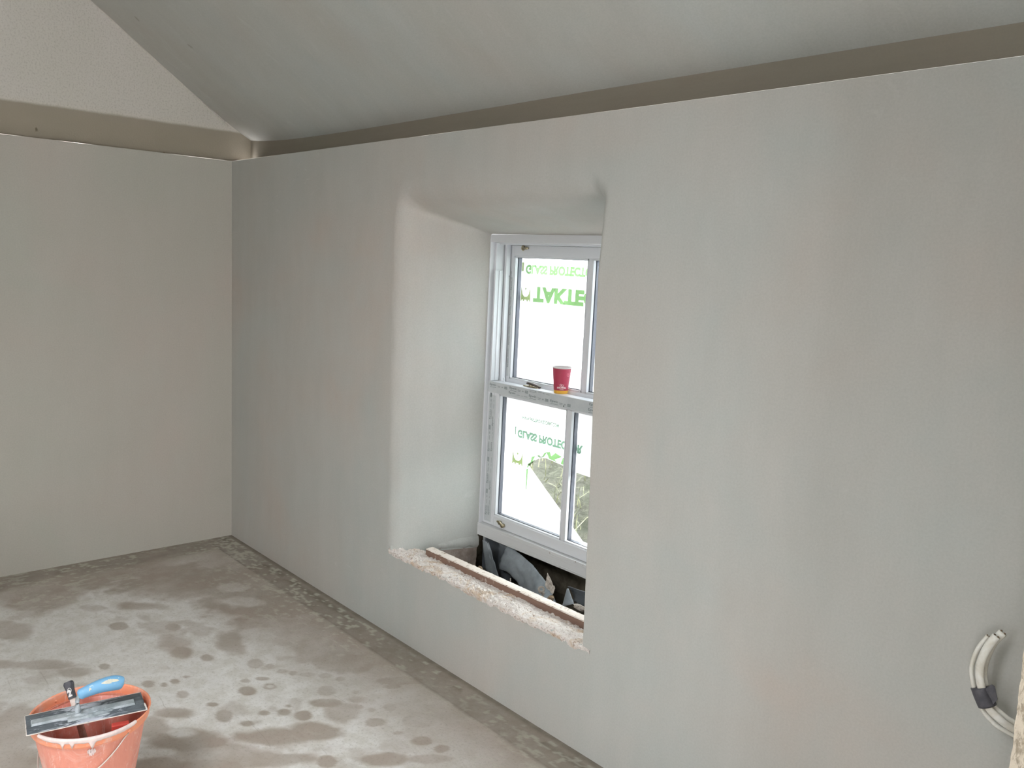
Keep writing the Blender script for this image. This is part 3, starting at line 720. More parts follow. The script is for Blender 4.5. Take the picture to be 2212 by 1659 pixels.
# loose folds of film hanging outside the right-hand pane
fm = MB()
for (z0_, z1_, bulge, xa_, xb_) in ((0.955, 0.865, 0.02, 2.235, 2.46), (0.880, 0.792, 0.03, 2.235, 2.50)):
    P = []
    for i in range(17):
        x = xa_+(xb_-xa_)*i/16; u = i/16; zt_ = z0_+0.035*u; zb2 = z1_-0.010*u
        P.append([(x, ya+0.004+bulge*math.sin(math.pi*j/12)*(0.5+0.5*u), zt_+(zb2-zt_)*j/12) for j in range(13)])
    fm.grid(P)
f3 = wp(fm, 'film_fold', M['film'], parent=lower, smooth=True); f3['label'] = 'loose pale fold of film'
# print
def flipline(mb, body, x0, x1, z_first, z_last, y, bold=0.03, sp=1.0):     # z_first = foot of the letters (uppermost, as the sheet is upside down)
    put_text(mb, body, lambda a, b: (x0+(x1-x0)*a, y, z_first+(z_last-z_first)*b), bold, sp)
def emblem(mb, x0, x1, za, zb, y, mi=0):             # castle-like M mark above the company name, printed upside down
    w = x1-x0; h = zb-za
    poly = [(0, 0), (0.12, 0), (0.12, .10), (.24, .10), (.24, 0), (.38, 0), (.38, .10), (.62, .10), (.62, 0), (.76, 0), (.76, .10), (.88, .10), (.88, 0), (1, 0), (.96, 1), (.80, .45), (.62, .30), (.38, .30), (.20, .45), (.04, 1)]
    mb.add([(x0+w*a, y, za+h*b) for a, b in poly], [tuple(range(len(poly)))], mi)
    mb.add([(x0+w*a, y, za+h*b) for a, b in [(.40, .88), (.60, .88), (.5, .66)]], [(0, 1, 2)], mi)
yp = yf_u-0.0002
g1 = MB(); flipline(g1, 'GLASS PROTECTOR', 1.795, 2.228, 1.618, 1.577, yp, 0.065)
flipline(g1, 'TAKTEC', 1.850, 2.222, 1.526, 1.458, yp, 0.06)
wp(g1, 'green_lettering', M['print_green'], parent=film_u)
g1 = MB(); flipline(g1, '1', 1.770, 1.782, 1.627, 1.588, yp, 0.04); emblem(g1, 1.770, 1.833, 1.458, 1.526, yp)
wp(g1, 'lime_lettering', M['print_lime'], parent=film_u)
yp = yf_l-0.0006
g1 = MB(); flipline(g1, 'WWW.ANTINOXGLOBAL.COM', 1.899, 2.128, 0.9735, 0.957, yp, 0.05)
flipline(g1, '1', 1.861, 1.868, 0.918, 0.882, yp, 0.03)
flipline(g1, 'GLASS PROTECTOR', 1.878, 2.27, 0.909, 0.872, yp, 0.06)
wp(g1, 'soft_green_lettering', M['print_teal'], parent=film_l)
g1 = MB(); emblem(g1, 1.851, 1.920, 0.752, 0.812, yp)
wp(g1, 'lime_lettering', M['print_lime'], parent=film_l)
# the company name, its letters stretched and rumpled where the sheet has been pulled
g1 = MB()
def rum(a, b):
    x = 1.945+0.25*a+0.010*math.sin(b*3+a*9); q_ = min(1, max(0, (x-1.96)/0.14)); z = 0.804+0.046*q_*q_*(3-2*q_)-0.016*max(0, (x-2.12)/0.06)-0.058*b
    if x > Pa.x: z = max(z, upper_edge(min(x, 2.33))+0.0025)
    return (x, yp, z)
put_text(g1, 'TAKT', rum, 0.06)
g1.quad((1.945, yp, 0.745), (1.957, yp, 0.750), (1.953, yp, 0.655), (1.947, yp, 0.655))
wp(g1, 'green_lettering', M['print_green'], parent=film_l)

# window furniture
def ring(mb, c, r1, r2, axis, n=24, squash=1.0):
    c = Vector(c); axis = Vector(axis).normalized(); a = axis.orthogonal().normalized(); b = axis.cross(a)
    pts = [c+a*r1*math.cos(2*math.pi*k/n)+b*r1*squash*math.sin(2*math.pi*k/n) for k in range(n+1)]
    mb.tube(pts, r2, 8, up=axis, cap=False)
hw = MB(); cx_, cz_ = 1.828, 1.687
ring(hw, (cx_, 0.4930, cz_), 0.0085, 0.0032, (0, 1, 0)); hw.tube([(cx_+0.006, 0.494, cz_), (cx_+0.026, 0.489, cz_), (cx_+0.034, 0.489, cz_)], [0.006, 0.0065, 0.005], 12); hw.tube([(cx_, 0.4965, cz_), (cx_, 0.489, cz_)], 0.0042, 12)
o = wp(hw, 'sash_catch', M['brass'], parent=upper, smooth=True); o['label'] = 'brass ring catch on the top rail'
hw = MB(); c0 = Vector((1.858, 0.416, 0.487))
hw.tube([c0+Vector((-.012, .004, 0)), c0+Vector((-.012, -.006, 0))], 0.0085, 14)
pts = [c0+Vector((-0.012+0.026*math.sin(a)*1.0, -0.012-0.004*math.cos(a), 0.012*math.cos(a)-0.002)) for a in np.linspace(0, 2.4, 12)]
hw.tube(pts, [0.0045]*11+[0.003], 10); hw.tube([c0+Vector((0.012, 0.003, -0.006)), c0+Vector((0.012, -0.012, -0.008))], 0.0085, 14)
o = wp(hw, 'sash_lift', M['brass'], parent=lower, smooth=True); o['label'] = 'brass hook lift on the bottom rail'
hw = MB()
hw.box(1.915, 2.000, 0.452, 0.468, 1.104, 1.1085); hw.tube([(1.955, 0.460, 1.108), (1.955, 0.460, 1.116)], 0.010, 16)
kb = wp(hw, 'cam_latch', M['brass'], parent=lower, bevel=0.0008)
hw = MB(); pts = [(1.945+0.012*k, 0.448+0.004*k, 1.121-0.0012*k*k*0.5) for k in range(6)]
hw.tube(pts, [0.010, 0.0115, 0.0115, 0.011, 0.009, 0.005], 12, ry=[0.0055]*6)
wp(hw, 'latch_lever', M['dark_metal'], parent=kb, smooth=True)
hw = MB(); q = at(1088, 822, 1, 0.455)
hw.lathe([(0.0, 0.0), (0.004, 0), (0.0028, 0.004), (0.0022, 0.008), (0.0042, 0.012), (0.0045, 0.015), (0.003, 0.019), (0, 0.020)], 16, (q.x, 0.455, 1.1035))
o = wp(hw, 'tilt_knob', M['upvc'], parent=lower, smooth=True)
# outer reveal liners seen through the glass
mb = MB(); mb.box(1.60, 1.762, 0.601, 0.612, 0.42, 1.74); mb.box(2.71, 2.85, 0.601, 0.612, 0.42, 1.74); mb.box(1.60, 2.85, 0.601, 0.612, 1.72, 2.3); mb.box(1.6, 2.85, 0.601, 0.66, 0.30, 0.425)
structure(mb.build('wall_outside_reveal', M['ext_render']))

# ================================================================ SILL, BATTEN, CAVITY
# broken lime plaster ledge
xs = np.linspace(1.600, 2.790, 430); ys_ = np.linspace(-0.002, 0.120, 46); P = []
for x in xs:
    row = []; front = -0.004+0.0035*fb(x*14, 3.3, 0, 3)+0.002*fb(x*60, 2)
    lipx = max(1.606+0.0, x)
    row.append((lipx, front+0.004, face_z(x)-0.014)); row.append((lipx, front, face_z(x)-0.003))
    for y in ys_:
        yy = front+(y+0.002)*(0.120-front)/0.122
        rough_ = 0.0060*fb(x*26, y*40, 0, 4)+0.0045*fb(x*70, y*95, 3, 3)-0.006*min(1, max(0, (y-0.045)/0.05))
        flat = max(0, fb(x*5, y*8, 9))            # smoother trowelled patches
        z = ZS+0.001+rough_*(1-0.75*min(1, flat*2.2))+0.003*min(1, (y+0.002)/0.03)
        if x < 1.66: z += 0.006*(1.66-x)/0.06
        row.append((lipx, yy, z))
    P.append(row)
mb = MB(); mb.grid(P); mb.box(1.60, 2.79, 0.010, 0.145, 0.18, 0.360)
sill = mb.build('trim_2', M['sill']); structure(sill)
tag(sill, kind='structure')
# crumbs of dried plaster along the broken edge
mb = MB()
for k in range(90):
    x = random.uniform(1.61, 2.76); r_ = random.uniform(0.0015, 0.0045)
    c = Vector((x, random.uniform(-0.007, 0.004), face_z(x)+random.uniform(-0.006, 0.004)))
    vs = []; 
    for a in range(8):
        for b_ in (-0.6, 0.6): vs.append(c+Vector((r_*1.4*math.cos(a*math.pi/4)*random.uniform(.7, 1.2), r_*0.8*math.sin(a*math.pi/4), r_*b_)))
    fs = [(2*a, 2*((a+1) % 8), 2*((a+1) % 8)+1, 2*a+1) for a in range(8)]+[tuple(2*a for a in range(8))[::-1], tuple(2*a+1 for a in range(8))]
    mb.add(vs, fs)
o = mb.build('plaster_crumb', M['sill']); tag(o, 'white plaster crumbs strung along the broken edge under the window', 'plaster debris', kind='stuff')
# timber batten
L0, L1 = Vector((1.737, 0.098, 0.0)), Vector((2.79, 0.110, 0.0))
mb = MB(); n = 160; P = []
for i in range(n+1):
    u = i/n; c = L0.lerp(L1, u); w = 0.040; zt_ = 0.3985+0.001*fb(u*30, 1)
    e = 0.0012*fb(u*50, 6); cr = 0.0025*max(0, fb(u*40, 9))
    P.append([(c.x, c.y+0.0, 0.360), (c.x, c.y+0.0, zt_-0.0035+e), (c.x, c.y+0.003+e, zt_), (c.x, c.y+w*0.5, zt_+0.001+cr), (c.x, c.y+w-0.003, zt_+cr), (c.x, c.y+w, zt_-0.004), (c.x, c.y+w, 0.360)])
mb.grid(P); mb.add(P[0], [tuple(range(7))]); mb.add(P[-1], [tuple(reversed(range(7)))])
o = mb.build('timber_batten', M['batten']); tag(o, 'brown timber batten caked with white plaster lying along the broken sill', 'batten')

# open cavity under the window
mb = MB()
mb.quad((1.60, 0.14, 0.21), (2.80, 0.14, 0.21), (2.80, 0.60, 0.21), (1.60, 0.60, 0.21))
P = [[(x, 0.56+0.01*fb(x*6, z*9), z) for z in np.linspace(0.20, 0.41, 10)] for x in np.linspace(1.60, 2.80, 50)]; mb.grid(P)
mb.quad((1.66, 0.39, 0.2), (1.66, 0.60, 0.2), (1.66, 0.60, 0.42), (1.66, 0.39, 0.42))
mb.quad((2.79, 0.14, 0.2), (2.79, 0.60, 0.2), (2.79, 0.60, 0.42), (2.79, 0.14, 0.42))
structure(mb.build('trim_3', M['void']))
mb = MB(); P = []
for i in range(30):
    y = 0.10+0.298*i/29; P.append([(1.624+0.092*(y/0.4)+0.003*fb(y*20, z*20), y+(0.006*fb(z*40, 3) if i == 29 else 0), z) for z in np.linspace(0.20, 0.378-0.018*(i/29), 16)])
mb.grid(P); P = [[(1.716-0.06*k/3, 0.398+0.006*fb(z*40, 3), z) for z in np.linspace(0.2, 0.345, 16)] for k in range(4)]; mb.grid(P)
structure(mb.build('trim_4', M['pink_render']))
# ragged plaster fringe under the left reveal
mb = MB(); P = []
for i in range(60):
    u = i/59; x = 1.612+0.108*u; y = 0.402*u; rag = 0.006*fb(u*14, 2, 0, 3)
    P.append([(x-0.002, y, 0.352+rag-0.008*u), (x+0.006+0.003*fb(u*18, 5), y, 0.362+rag-0.006*u), (x+0.005+0.002*fb(u*22, 8), y, 0.376+0.5*rag), (x+0.0005, y, 0.395+0.3*rag)])
mb.grid(P); structure(mb.build('trim_5', M['wall_plaster'], smooth=True))

def sheet(P, name, mat, parent=None, th=0.0012, smooth=True):
    mb = MB(); mb.grid(P); return mb.build(name, mat, parent, smooth=smooth, solid=th)
def lump(c, rx, ry, rz, amp=0.3, seed=0, fr=3.0, nu=24, nv=14):
    P = []
    for i in range(nv+1):
        th = math.pi*i/nv; row = []
        for j in range(nu+1):
            ph = 2*math.pi*(j % nu)/nu; d = Vector((math.sin(th)*math.cos(ph), math.sin(th)*math.sin(ph), math.cos(th)))
            k = 1+amp*noise.fractal(d*fr+Vector((seed*7.1, seed, 0)), 0.7, 2.0, 4)
            row.append((c[0]+d.x*rx*k, c[1]+d.y*ry*k, c[2]+d.z*rz*k))
        P.append(row)
    return P
# large folded grey membrane sheet, arching from the left end to the middle
P = []
for i in range(41):
    u = i/40.0; x = 1.90+0.42*u; top_z = 0.405-0.030*u-0.085*u**4; y0_ = 0.42-0.10*u
    row = []
    for j in range(13):
        v = j/12.0
        bot = 0.300+0.015*math.sin(u*9)-0.03*u
        z = top_z+(min(bot, top_z-0.004)-top_z)*v
        row.append((x+0.02*v*math.sin(u*5), y0_-0.045*math.sin(v*math.pi/2)+0.005*fb(u*7, v*4), z))
    P.append(row)
o = sheet(P, 'damp_membrane_sheet', M['membrane']); tag(o, 'large folded grey plastic sheet arching through the cavity below the window', 'plastic sheet')
P = []
for i in range(15):
    u = i/14.0
    P.append([(1.775+0.13*v*(0.35+0.65*u)+0.03*u, 0.38-0.03*u*v, 0.395-0.13*u+0.012*fb(u*4, v*4)) for v in [j/10.0 for j in range(11)]])
o = sheet(P, 'damp_membrane_scrap', M['membrane']); tag(o, 'pointed scrap of grey plastic sheet in the left end of the cavity', 'plastic sheet')
P = [[(1.715+0.21*u, 0.435+0.03*math.sin(u*6), 0.40-0.17*v+0.012*fb(u*5, v*5)) for v in [j/10 for j in range(11)]] for u in [i/14 for i in range(15)]]
o = sheet(P, 'damp_membrane_flap', M['membrane_dark']); tag(o, 'black plastic flap hanging in the far left end of the cavity', 'plastic sheet')
mb = MB(); mb.grid(lump((1.925, 0.235, 0.280), 0.10, 0.042, 0.050, 0.35, 3)); 
for k in range(14): mb.grid(lump((1.925+random.uniform(-.09, .09), 0.235+random.uniform(-.035, .035), 0.325+random.uniform(-.012, .01)), random.uniform(.006, .018), random.uniform(.006, .015), random.uniform(.005, .010), 0.4, k, 3, 10, 7))
o = mb.build('rubble_heap', M['rubble']); tag(o, 'sandy heap of crumbled mortar at the left of the cavity', 'rubble', kind='stuff')
mb = MB(); mb.grid(lump((2.13, 0.275, 0.275), 0.055, 0.022, 0.020, 0.35, 8)); mb.tube([(2.07, 0.275, 0.277), (2.19, 0.270, 0.271)], [0.022, 0.020], 10)
o = mb.build('broken_stone', M['old_brick'], smooth=True); tag(o, 'red-brown broken stone lying under the big grey sheet', 'stone')
P = [[(2.17+0.12*u*(0.5+0.5*math.sin(math.pi*(0.2+0.8*v))), 0.185+0.07*v, 0.285+0.018*u-0.05*abs(v-0.3)+0.006*fb(u*5, v*5)) for v in [j/10 for j in range(11)]] for u in [i/14 for i in range(15)]]
o = sheet(P, 'slate_fragment', M['membrane'], th=0.004); tag(o, 'flat grey-green fragment lying just behind the batten', 'slate fragment')
# pale perforated clip
mb = MB(); cc = at(1169, 1273, 1, 0.20)
axn = Vector((0.6, -0.75, 0.25)).normalized()
ring(mb, cc, 0.0095, 0.0035, axn); 
mb.tube([cc+Vector((-0.010, 0, -0.012)), cc+Vector((0.012, 0.004, -0.014))], [0.005, 0.005], 8)
mb.tube([cc+Vector((0.004, 0.002, -0.008)), cc+Vector((0.008, 0.004, -0.040))], [0.005, 0.002], 8)
mb.grid([[cc+Vector((0.004+0.045*u, 0.015+0.01*v, 0.012+0.050*v*(1-0.55*u)-0.02*u+0.006*fb(u*6, v*6))) for v in [j/8 for j in range(9)]] for u in [i/8 for i in range(9)]])
o = mb.build('plaster_bead_offcut', M['rubble_pale'], solid=0.0015); tag(o, 'pale perforated offcut with a round hole, standing behind the batten', 'offcut')
mb = MB(); c = at(1100, 1252, 1, 0.19)
for k in range(9): mb.grid(lump((c.x+random.uniform(-.05, .05), 0.185+random.uniform(-.01, .02), 0.345+random.uniform(-.02, .012)), random.uniform(.008, .017), .010, random.uniform(.006, .012), 0.4, k+30, 3, 10, 7))
mb.tube([(c.x+0.01, 0.19, 0.340), (c.x+0.006, 0.19, 0.385)], [0.004, 0.002], 8)
o = mb.build('mortar_crumb', M['rubble_pale']); tag(o, 'pale mortar crumbs and a splinter behind the batten', 'rubble', kind='stuff')
# black folded membrane at the right end
mb = MB()
A_, B_, C_, D_ = at(1226, 1266, 1, .26), at(1262, 1269, 1, .24), at(1262, 1312, 1, .22), at(1239, 1300, 1, .24)
mb.grid([[A_.lerp(D_, v).lerp((B_+Vector((.12, 0, -.004))).lerp(C_+Vector((.12, 0, 0)), v), u)+Vector((0, 0.01*math.sin(v*3)+0.004*fb(u*5, v*5), 0)) for v in [j/10 for j in range(11)]] for u in [i/12 for i in range(13)]])
o = mb.build('membrane_fold', M['membrane_dark'], solid=0.0012, smooth=True); tag(o, 'black folded plastic at the right end of the cavity', 'plastic sheet')
mb = MB(); E_, F_, G_ = at(1226, 1266, 1, .235), at(1214, 1310, 1, .19), at(1240, 1304, 1, .20); 
mb.grid([[E_.lerp(F_.lerp(G_, u), v)+Vector((0, -0.008*math.sin(u*3.1)*v, 0)) for v in [j/8 for j in range(1, 9)]] for u in [i/8 for i in range(9)]])
o = mb.build('membrane_corner', M['membrane'], solid=0.0012, smooth=True); tag(o, 'small grey triangle of plastic standing beside the black fold', 'plastic sheet')
for k, (px, py, rx) in enumerate(((1252, 1312, 0.03), (1190, 1292, 0.012))):
    c = at(px, py, 1, 0.20); mb = MB(); mb.grid(lump((c.x, 0.20, c.z), rx, 0.012, 0.010, 0.4, 50+k, 2.5, 14, 9))
    o = mb.build('stone_chip', M['rubble_pale'] if k == 0 else M['rubble']); tag(o, ['pale stone chip in front of the black plastic fold', 'small brown stone chip behind the middle of the batten'][k], 'stone')

# ================================================================ CUP
cup = empty('paper_cup', (2.130, 0.4640, 1.1042)); tag(cup, 'maroon paper coffee cup with a yellow base band on the window meeting rail', 'cup')
Hc, r0, r1 = 0.1065, 0.0285, 0.0385
def rc(z): return r0+(r1-r0)*z/Hc
mb = MB(); mb.lathe([(rc(0.013), 0.013), (rc(0.06), 0.06), (rc(Hc-0.004), Hc-0.004)], 64); mb.build('cup_wall', M['cup'], cup, smooth=True)
mb = MB(); mb.lathe([(0.0, 0.0015), (r0-0.003, 0.0015), (r0-0.002, 0), (r0-0.0008, 0.0), (r0-0.0004, 0.002), (rc(0.013)-0.0002, 0.0125), (rc(0.0131), 0.0131)], 64)
mb.build('base_band', M['cup_yellow'], cup, smooth=True)['label'] = 'yellow band round the foot'
mb = MB(); pr_ = [(r1-0.001+0.0022*math.cos(a), Hc+0.0022*math.sin(a)) for a in np.linspace(-2.2, math.pi*0.9, 12)]
mb.lathe([(rc(Hc-0.0045), Hc-0.0045)]+pr_+[(rc(Hc)-0.003, Hc-0.004), (rc(0.03)-0.002, 0.03), (r0-0.004, 0.008), (0, 0.007)], 64)
mb.build('rim', M['cup_white'], cup, smooth=True)['label'] = 'white rolled rim and paper lining'
mb = MB(); aa = math.radians(150); mb.quad(*[((rc(z)-0.0025)*math.cos(aa+d), (rc(z)-0.0025)*math.sin(aa+d), z) for z, d in ((0.04, 0), (0.04, 0.03), (Hc-0.002, 0.03), (Hc-0.002, 0))])
mb.build('side_seam', M['cup_print_dull'], cup)
a_cam = math.atan2(CAM[1]-0.464, CAM[0]-2.13)
def oncup(s, z, lift=0.0004):         # s = arc metres to the right of the camera-facing line
    r_ = rc(z)+lift; a = a_cam+s/rc(z); return (r_*math.cos(a), r_*math.sin(a), z)
mb = MB(); 
v, f = text_geo('INSOMNIA', 1, 0.05)
mb.add([oncup(-0.0165+0.039*a, 0.0205+0.0078*b+0.0015*math.sin(math.pi*a)) for a, b in v], f)
v, f = text_geo('COFFEE', 1, 0.02); mb.add([oncup(-0.005+0.016*a, 0.0162+0.0028*b) for a, b in v], f)
def curved_ring(mb, s, z, ra, rb, n=24, e=1.0):
    vs = [oncup(s+q*math.cos(2*math.pi*k/n)*e, z+q*math.sin(2*math.pi*k/n)) for k in range(n) for q in (ra, rb)]
    mb.add(vs, [(2*k, 2*k+1, (2*k+3) % (2*n), (2*k+2) % (2*n)) for k in range(n)])
curved_ring(mb, -0.0015, 0.0365, 0.0030, 0.0045); curved_ring(mb, 0.0065, 0.0345, 0.0030, 0.0045)
mb.build('white_logo', M['cup_print'], cup)['label'] = 'white lettering under two linked rings'
mb = MB(); curved_ring(mb, 0.0300, 0.0790, 0.0062, 0.0074, 30); curved_ring(mb, 0.0300, 0.0790, 0.0001, 0.0022, 10)
mb.build('round_stamp', M['cup_print_pink'], cup)
mb = MB()
for s in (-0.010, 0.0155):
    for k in range(3): mb.quad(oncup(s-0.003+0.001*k, 0.0375+0.0016*k), oncup(s+0.003-0.001*k, 0.0375+0.0016*k), oncup(s+0.003-0.001*k, 0.0383+0.0016*k), oncup(s-0.003+0.001*k, 0.0383+0.0016*k))
mb.build('rust_logo_marks', M['cup_print_dull'], cup)

# ================================================================ CABLES
cb = empty('electric_cable_bundle', (4.06, 0.0, 0.67)); tag(cb, 'white electric cables looping from the wall, bound with black tape', 'cable')
B0 = Vector((4.06, 0.0, 0.67))
def spline(pts, n=60):
    pts = [Vector(p) for p in pts]; P = [pts[0]*2-pts[1]]+pts+[pts[-1]*2-pts[-2]]; out = []
    m = len(pts)-1
    for i in range(n+1):
        t_ = i/n*m; k = min(int(t_), m-1); t_ -= k; p0, p1, p2, p3 = P[k:k+4]
        out.append(0.5*((2*p1)+(p2-p0)*t_+(2*p0-5*p1+4*p2-p3)*t_*t_+(3*p1-p0-3*p2+p3)*t_**3))
    return out
cr_ = lambda pts: [at(px, py, 1, y)-B0 for px, py, y in pts]
c1 = cr_([(2134, 1374, -.050), (2112, 1402, -.056), (2099, 1440, -.058), (2103, 1480, -.058), (2118, 1525, -.056), (2145, 1560, -.050), (2176, 1581, -.036)])+[Vector((4.075, -0.012, 0.655))-B0, Vector((4.10, 0.004, 0.65))-B0]
c2 = cr_([(2152, 1374, -.060), (2132, 1400, -.066), (2117, 1440, -.068), (2119, 1480, -.068), (2133, 1525, -.064), (2158, 1552, -.056), (2186, 1573, -.040)])+[Vector((4.078, -0.014, 0.668))-B0, Vector((4.10, 0.004, 0.66))-B0]
c3 = cr_([(2166, 1366, -.048), (2142, 1392, -.052), (2124, 1440, -.054), (2126, 1480, -.054), (2141, 1522, -.050), (2162, 1543, -.044), (2189, 1562, -.032)])+[Vector((4.080, -0.010, 0.684))-B0, Vector((4.10, 0.004, 0.675))-B0]
for k, (c, ra, rb) in enumerate(((c1, 0.0050, 0.0056), (c2, 0.0088, 0.0050), (c3, 0.0090, 0.0048))):
    pts = spline(c, 70); mb = MB()
    up_ = Vector((0.0, 1, 0))
    mb.tube(pts, ra, 16, ry=rb, up=up_); o = mb.build('cable', M['cable'], cb, smooth=True)
    mb = MB(); d = (pts[0]-pts[1]).normalized(); sd = up_.cross(d).normalized()
    for q in (-0.45, 0.45): mb.tube([pts[0]+sd*q*ra, pts[0]+sd*q*ra+d*0.0022], 0.0020 if k else 0.0015, 10)
    mb.build('copper_end', M['copper'], o, smooth=True)
mb = MB()
ct = spline(cr_([(2107, 1484, -.060), (2114, 1503, -.060), (2123, 1524, -.058)]), 10)
sh = at(2130, 1505, 1, -.06)-at(2114, 1505, 1, -.06)
mb.tube([p+sh*0.60 for p in ct], [0.0195]*11, 24, ry=[0.0165]*11, up=(0, 1, 0))
tpo = mb.build('tape_wrap', M['black_tape'], cb, smooth=True); tpo['label'] = 'black insulating tape wound round the cables'
mb = MB(); q = cr_([(2129, 1487, -.070), (2142, 1478, -.072), (2149, 1483, -.070), (2155, 1510, -.066), (2146, 1521, -.066), (2131, 1518, -.066)])
mb.add([p for p in q], [tuple(range(6))]); mb.build('tape_flap', M['black_tape'], tpo, solid=0.0015, bevel=0.0006)

# ================================================================ BUCKET
BX, BY, BH, BR = 2.10, -1.34, 0.300, 0.158
bk = empty('plaster_bucket', (BX, BY, 0.0)); tag(bk, 'orange plastic bucket splashed with plaster standing on the concrete floor', 'bucket')
def rb_(z): return 0.096+(0.1445-0.096)*z/0.27
def ribs(a, z): return 0.0012*max(0, math.cos(a*12))**8
mb = MB(); prof = [(0.0, 0.004), (0.090, 0.004), (0.094, 0.001), (0.096, 0.004)]+[(rb_(z), z) for z in np.linspace(0.01, 0.276, 14)]
mb.lathe(prof, 144, warp=lambda a, z: ribs(a, z) if z > 0.005 else 0); mb.build('bucket_body', M['bucket'], bk, smooth=True)
mb = MB(); prof = [(0.1442, 0.273), (0.1535, 0.274), (0.1545, 0.277), (0.1565, 0.296), (0.1590, 0.2985), (0.1590, 0.3010), (0.1570, 0.3022), (0.1545, 0.3010), (0.1530, 0.297), (0.1500, 0.270)]
mb.lathe(prof, 96); mb.build('bucket_rim', M['bucket_rim'], bk, smooth=True)['label'] = 'bright orange flared rim band'
mb = MB(); mb.lathe([(0.1505, 0.272)]+[(rb_(z)-0.003, z) for z in np.linspace(0.266, 0.01, 10)]+[(0, 0.009)], 96); mb.build('bucket_inside', M['bucket_in'], bk, smooth=True)
mb = MB(); N = 40; vs = [(0, 0, 0.10)]
mb.lathe([(0.0001, 0.152), (0.06, 0.1525), (rb_(0.15)-0.0035, 0.152)], 64); mb.build('plaster_water', M['slurry'], bk, smooth=True)
# pink wet plaster smeared over the near part of the rim, with runs
a_c = math.atan2(CAM[1]-BY, CAM[0]-BX)
mb = MB(); P = []
for i in range(90):
    a = a_c-0.95+1.75*i/89; u = i/89
    run = 0.006+0.006*abs(fb(u*9, 2))+0.020*max(0, math.exp(-((u-.28)/.012)**2))+0.020*math.exp(-((u-.37)/.012)**2)+0.026*math.exp(-((u-.55)/.02)**2)
    run *= math.sin(math.pi*min(1, max(0.02, u)))**0.5
    P.append([((r_)*math.cos(a), (r_)*math.sin(a), z) for r_, z in ((0.1515, 0.290-run*0.2), (0.1520, 0.297), (0.1540, 0.3030), (0.1575, 0.3042), (0.1603, 0.3015), (0.1600, 0.2975), (0.1580, 0.2960-run*0.4), (0.1570, 0.2950-run*0.8))])
mb.grid(P); mb.build('plaster_drips', M['wet_plaster'], bk, smooth=True, solid=0.0012)['label'] = 'pale plaster running over the rim'
mb = MB(); P = []
for i in range(14):
    for_ = i/13
    P.append([((rb_(0.262-0.020*v)+0.0025)*math.cos(a_c+0.16*(for_-.5)*(1-abs(v-.4))), (rb_(0.262-0.020*v)+0.0025)*math.sin(a_c+0.16*(for_-.5)*(1-abs(v-.4))), 0.262-0.020*v+0.006*fb(for_*6, v*5)) for v in [j/8 for j in range(9)]])
mb.grid(P); mb.build('plaster_splash', M['wet_plaster'], bk, smooth=True)
# wire bail hanging down the near side, and its lugs
mb = MB()
a1 = R(22); e1 = Vector((0.158*math.cos(a1), 0.158*math.sin(a1), 0.283))
a2 = a1-math.pi; e2 = Vector((0.158*math.cos(a2), 0.158*math.sin(a2), 0.283))
pts = []
for k in range(41):
    t_ = k/40; a = a1-math.pi*t_
    drop = 0.105*math.sin(math.pi*t_)**0.8; zz = 0.283-drop*1.35
    pts.append((max(rb_(max(zz, 0))+0.0055, 0.0)*math.cos(a)*(1+0.05*math.sin(math.pi*t_)), (rb_(max(zz, 0))+0.0055)*math.sin(a)*(1+0.05*math.sin(math.pi*t_)), zz))
pts = [e1*0.985]+[Vector(p) for p in pts[1:-1]]+[e2*0.985]
mb.tube(pts, 0.0019, 10); mb.build('bail_handle', M['wire'], bk, smooth=True)['label'] = 'thin steel wire handle folded down'
for a in (a1, a2):
    mb = MB(); d = Vector((math.cos(a), math.sin(a), 0)); mb.tube([d*0.150+Vector((0, 0, .284)), d*0.1590+Vector((0, 0, .284))], 0.0042, 16); mb.build('handle_lug', M['bucket_rim'], bk, smooth=True)

# ---- trowel across the rim
tA, tB, tC, tD = Vector((2.0417, -1.4942, 0)), Vector((2.147, -1.515, 0)), Vector((2.0905, -1.1983, 0)), Vector((2.2047, -1.2185, 0))
tc_ = (tA+tB+tC+tD)/4; lx = ((tC+tD)-(tA+tB)).normalized(); ang = math.atan2(lx.y, lx.x)
tw = empty('plastering_trowel', (tc_.x, tc_.y, 0.3060), (0, 0, ang)); tag(tw, 'steel plastering trowel with a blue handle resting across the bucket rim', 'trowel')
Lh, Wh = 0.150, 0.056     # half length (x) and half width (y); camera side is -y
mb = MB(); P = []
for i in range(31):
    x = -Lh+2*Lh*i/30; P.append([(x, -Wh+2*Wh*j/8, 0.0006*math.cos(x*8)+0.0003*fb(x*20, j)) for j in range(9)])
mb.grid(P); mb.build('blade', M['steel'], tw, solid=0.0016, smooth=True)['label'] = 'dark steel blade smeared with plaster'
mb = MB(); mb.tube([(x, -Wh, 0.0008) for x in np.linspace(-Lh, Lh, 40)], [0.0014+0.0008*abs(fb(x*40)) for x in np.linspace(-Lh, Lh, 40)], 8)
mb.tube([(x, Wh, 0.0008) for x in np.linspace(-Lh, Lh, 40)], 0.0010, 6); mb.tube([(-Lh, y, 0.0008) for y in np.linspace(-Wh, Wh, 12)], [0.001+0.001*abs(fb(y*60)) for y in np.linspace(-Wh, Wh, 12)], 6)
mb.tube([(Lh, y, 0.0015) for y in np.linspace(-Wh, -Wh*0.3, 12)], [0.002+0.0025*abs(fb(y*60, 4)) for y in np.linspace(-Wh, -Wh*0.3, 12)], 6)
mb.build('plaster_edge', M['edge_plaster'], tw, smooth=True)
